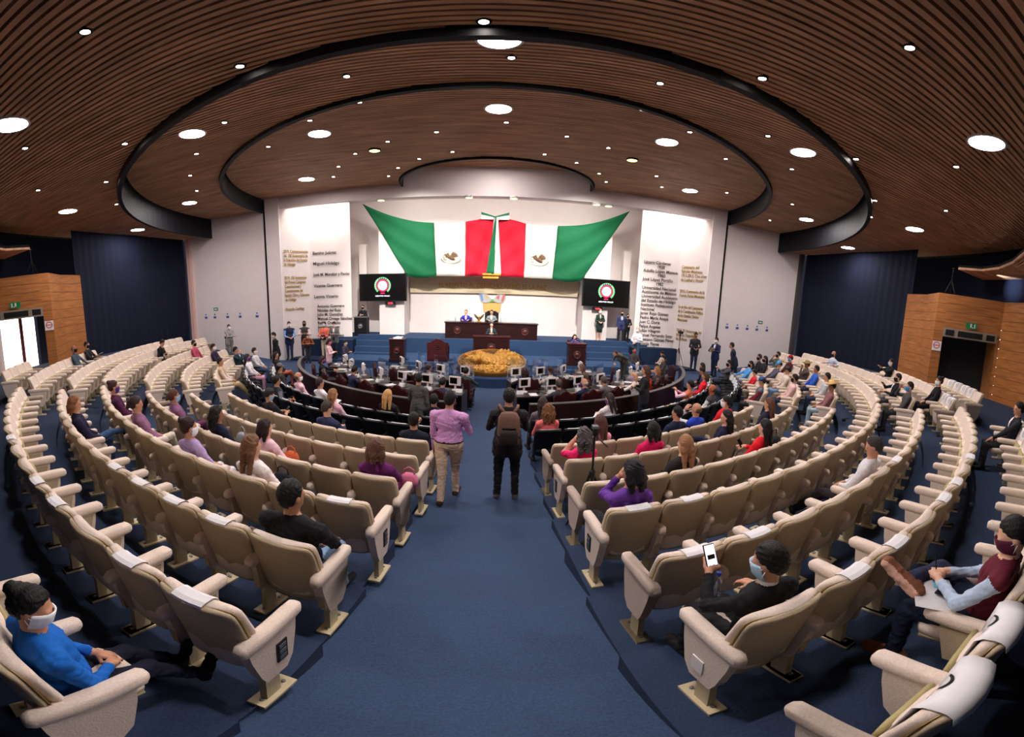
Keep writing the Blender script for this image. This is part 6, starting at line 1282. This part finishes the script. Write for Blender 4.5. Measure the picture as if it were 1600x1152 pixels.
def build_held():
    def phone(name_, who, k, lab, tilt=50, scr=False, off=(0, 0, .03)):
        o = find(who); p = handpos(o, k)+Vector(off); t = thing('mobile_phone', lab, 'phone', p, o.rotation_euler[2]); t.rotation_euler = (rad(tilt), 0, o.rotation_euler[2])
        b = MB(); b.box((0, 0, 0), (.075, .15, .009), BLKP); b.build('case', t)
        b = MB(); b.box((0, 0, .0055), (.068, .14, .002), mat('phone_screen_lit', (226, 226, 232), .3, var=0, emit=.8) if scr else SCREEN); s = b.build('display', t)
        if scr: b = MB(); b.box((0, -.01, .0068), (.05, .03, .001), BLKP); b.build('dark_banner', s)
        return t
    phone('p', 'pale blue mask holding up a phone', 1, 'phone with lit screen held up by the person in black suit', 62, True, (0, 0, .055))
    phone('p', 'maroon vest', 0, 'dark phone lying on the thigh of the person in maroon vest', 4, False, (-.12, -.17, -.055))
    phone('p', 'black t-shirt', 0, 'phone held by the person in black t-shirt'); phone('p', 'navy blue suit holding', 0, 'phone held by the person in navy blue suit')
    phone('p', 'red top with black hair', 0, 'phone held by the person in red top with black hair'); phone('p', 'streaked blond', 0, 'black phone held by the person with streaked blond hair')
    phone('p', 'black leather jacket', 0, 'phone held by the person in black leather jacket'); phone('p', 'checking a phone', 0, 'phone held by the person in grey jacket before the stage base')
    o = find('maroon vest'); p = handpos(o, 1); t = thing('open_paper', 'white printed sheets on the lap of the person in maroon vest', 'paper', p+Vector((-.12, -.08, -.07)), o.rotation_euler[2]+.5); t.rotation_euler = (rad(14), rad(-10), o.rotation_euler[2]+.5)
    b = MB(); b.add([(-.16, -.12, 0), (0, -.13, .012), (.16, -.12, 0), (-.16, .12, 0), (0, .13, .012), (.16, .12, 0)], [(0, 1, 4, 3), (1, 2, 5, 4)], PAPER); s = b.build('sheet', t); s.modifiers.new('t', 'SOLIDIFY').thickness = .003
    b = MB(); b.box((.09, -.05, .012), (.1, .1, .004), mat('cyan_print', (120, 200, 226), .7, var=.2, scale=80)); b.build('cyan_print', t)
    b = MB(); b.tube([(0, 0, -.02), (.01, .03, .12)], .004, BLKP, 6); q = b.build('pen'); q.location = handpos(o, 0)+Vector((0, 0, .03)); tag(q, 'dark pen in the hand of the person in maroon vest', 'pen')
    o = find('holding up a phone'); q = make_bottle(); q.location = Matrix.LocRotScale(o.location, o.rotation_euler, None) @ Vector((.0, .36, .6)); tag(q, 'clear water bottle with blue cap beside the person holding up a phone', 'bottle')
    def bag(who, off, size, col, lab, cat='handbag'):
        o = find(who); p = Matrix.LocRotScale(o.location, o.rotation_euler, None) @ Vector(off); t = thing('handbag', lab, cat, p, o.rotation_euler[2]); w, d, h = size; m = cloth(col)
        b = MB(); b.loft([ring(0, 0, z*h, w/2*s, d/2*s, 16, .6) for z, s in ((0, .8), (.06, 1.), (.5, 1.), (.85, .8), (1, .55))], m); b.build('body', t, True)
        b = MB(); b.tube([(-w*.3, 0, h*.85), (-w*.25, 0, h*1.35), (0, 0, h*1.55), (w*.25, 0, h*1.35), (w*.3, 0, h*.85)], .01, m, 6); b.build('strap', t, True)
    bag('navy top with striped', (.02, .36, .6), (.24, .14, .2), (150, 146, 150), 'silver handbag on the lap of the person with dark curly hair')
    bag('pale pink blouse', (.05, .36, .58), (.24, .14, .16), (190, 92, 50), 'orange brown bag on the lap of the person in pale pink blouse')
    bag('white blouse holding', (.05, .34, .6), (.26, .12, .16), (26, 24, 28), 'dark bag on the lap of the person with long light brown hair')
    bag('purple blazer', (.24, .36, .58), (.22, .14, .16), (206, 110, 140), 'pink handbag on the lap of the person in purple blazer')
    bag('coral shirt', (.0, .24, .98), (.3, .18, .24), (30, 28, 26), 'dark shoulder bag of the person in coral shirt', 'bag')
    bag('rear black row left', (.55, .1, .47), (.3, .2, .26), (170, 96, 50), 'orange brown leather bag on a black seat at the left')
    (x, y, z), rz = seat_pose('R4', 1, 6, False); t = thing('handbag', 'black bag left on a beige seat to the right of the person in red', 'bag', (x-sin(rz)*.3, y+cos(rz)*.3, z+.74), rz)
    b = MB(); b.loft([ring(0, 0, h_, .17*s, .1*s, 14, .6) for h_, s in ((0, .8), (.05, 1), (.14, .9), (.18, .5))], BLKFAB); b.build('body', t, True); b = MB(); b.tube([(-.1, 0, .15), (-.08, 0, .28), (.08, 0, .28), (.1, 0, .15)], .008, BLKP, 6); b.build('strap', t)
    t = thing('camera_strap', 'small black strap bag lying on the floor behind the right seats', 'bag', (8.35, -8.0, .86), .5); b = MB(); b.loft([ring(0, 0, h_, .1*s_, .06*s_, 12, .7) for h_, s_ in ((0, .8), (.03, 1), (.08, .6))], BLKFAB); b.build('body', t, True); b = MB(); b.tube([(.08, 0, .02), (.2, .06, .015), (.3, 0, .015), (.26, -.08, .015)], .012, BLKFAB, 6); b.build('strap', t)
    # backpack on the person in the aisle
    o = find('brown backpack'); t = thing('backpack', 'brown and black backpack worn in the centre aisle', 'backpack', o.location, o.rotation_euler[2]); BR = cloth((112, 82, 70)); BD = cloth((48, 40, 38))
    b = MB(); b.loft([ring(0, -.235, z, .165*s, .10*s2, 18, .55) for z, s, s2 in ((1.0, .7, .6), (1.03, .95, 1), (1.2, 1, 1.05), (1.4, .92, .9), (1.47, .7, .6), (1.49, .4, .3))], BR); b.build('main_compartment', t, True)
    b = MB(); b.loft([ring(0, -.335, z, .13*s, .045*s, 16, .55) for z, s in ((1.02, .6), (1.05, 1), (1.2, 1), (1.25, .7))], BD); b.build('front_pocket', t, True)
    b = MB(); b.box((0, -.30, 1.14), (.325, .06, .03), BD); b.box((0, -.34, 1.27), (.2, .02, .012), BLKP); b.build('zip_band', t)
    for s in (-1, 1):
        b = MB(); b.tube([(.06*s, -.19, 1.46), (.12*s, -.12, 1.52), (.135*s, -.01, 1.525), (.14*s, .1, 1.46), (.145*s, .14, 1.32), (.15*s, .08, 1.12), (.14*s, -.12, 1.04)], [.024]*7, BR, 8); b.build('shoulder_strap', t, True)
        b = MB(); b.tube([(.17*s, -.2, 1.08), (.2*s, -.2, .98), (.19*s, -.19, .9)], .01, BD, 5); b.build('hanging_strap', t, True)
    o = find('yellow folder'); p = handpos(o, 1); t = thing('folder', 'yellow paper folder held beside the right black strip', 'folder', p+Vector((-.05, -.05, .02)), .6); b = MB(); b.box((0, 0, 0), (.3, .02, .24), mat('manila', (206, 186, 120), .8), 0, .5); b.build('cover', t)
    o = find('lilac shirt'); p = handpos(o, 0); t = thing('cap_in_hand', 'dark folded cap held by the person in lilac shirt', 'cap', p, .4); b = MB(); b.lathe([(.1, 0), (.09, .03), (.05, .05), (0, .05)], (0, .04, -.02), BLKFAB, 16); b.build('crown', t); b = MB(); b.box((.06, .12, -.015), (.14, .1, .01), cloth((200, 190, 186))); b.build('brim', t)
    for who, lab in (('white shirt with papers', 'white papers held by the person in white shirt, front black row'), ('reading a paper', 'white paper read by the person in dark clothes by the left curtain')):
        o = find(who); p = handpos(o, 0); b = MB(); b.box((0, 0, 0), (.22, .3, .006), PAPER); q = b.build('paper_sheet', None, loc=p+Vector((0, 0, .05))); q.rotation_euler = (.4, 0, o.rotation_euler[2]); tag(q, lab, 'paper')

build_room(); build_ceiling(); build_lights(); build_seats(); build_papers()
build_pit_things(build_pit()); build_lettering(); build_flag(); build_screens(); build_stage(); build_emblem(); build_portals(); build_tripods()
build_people(); build_held()
bpy.context.view_layer.update()
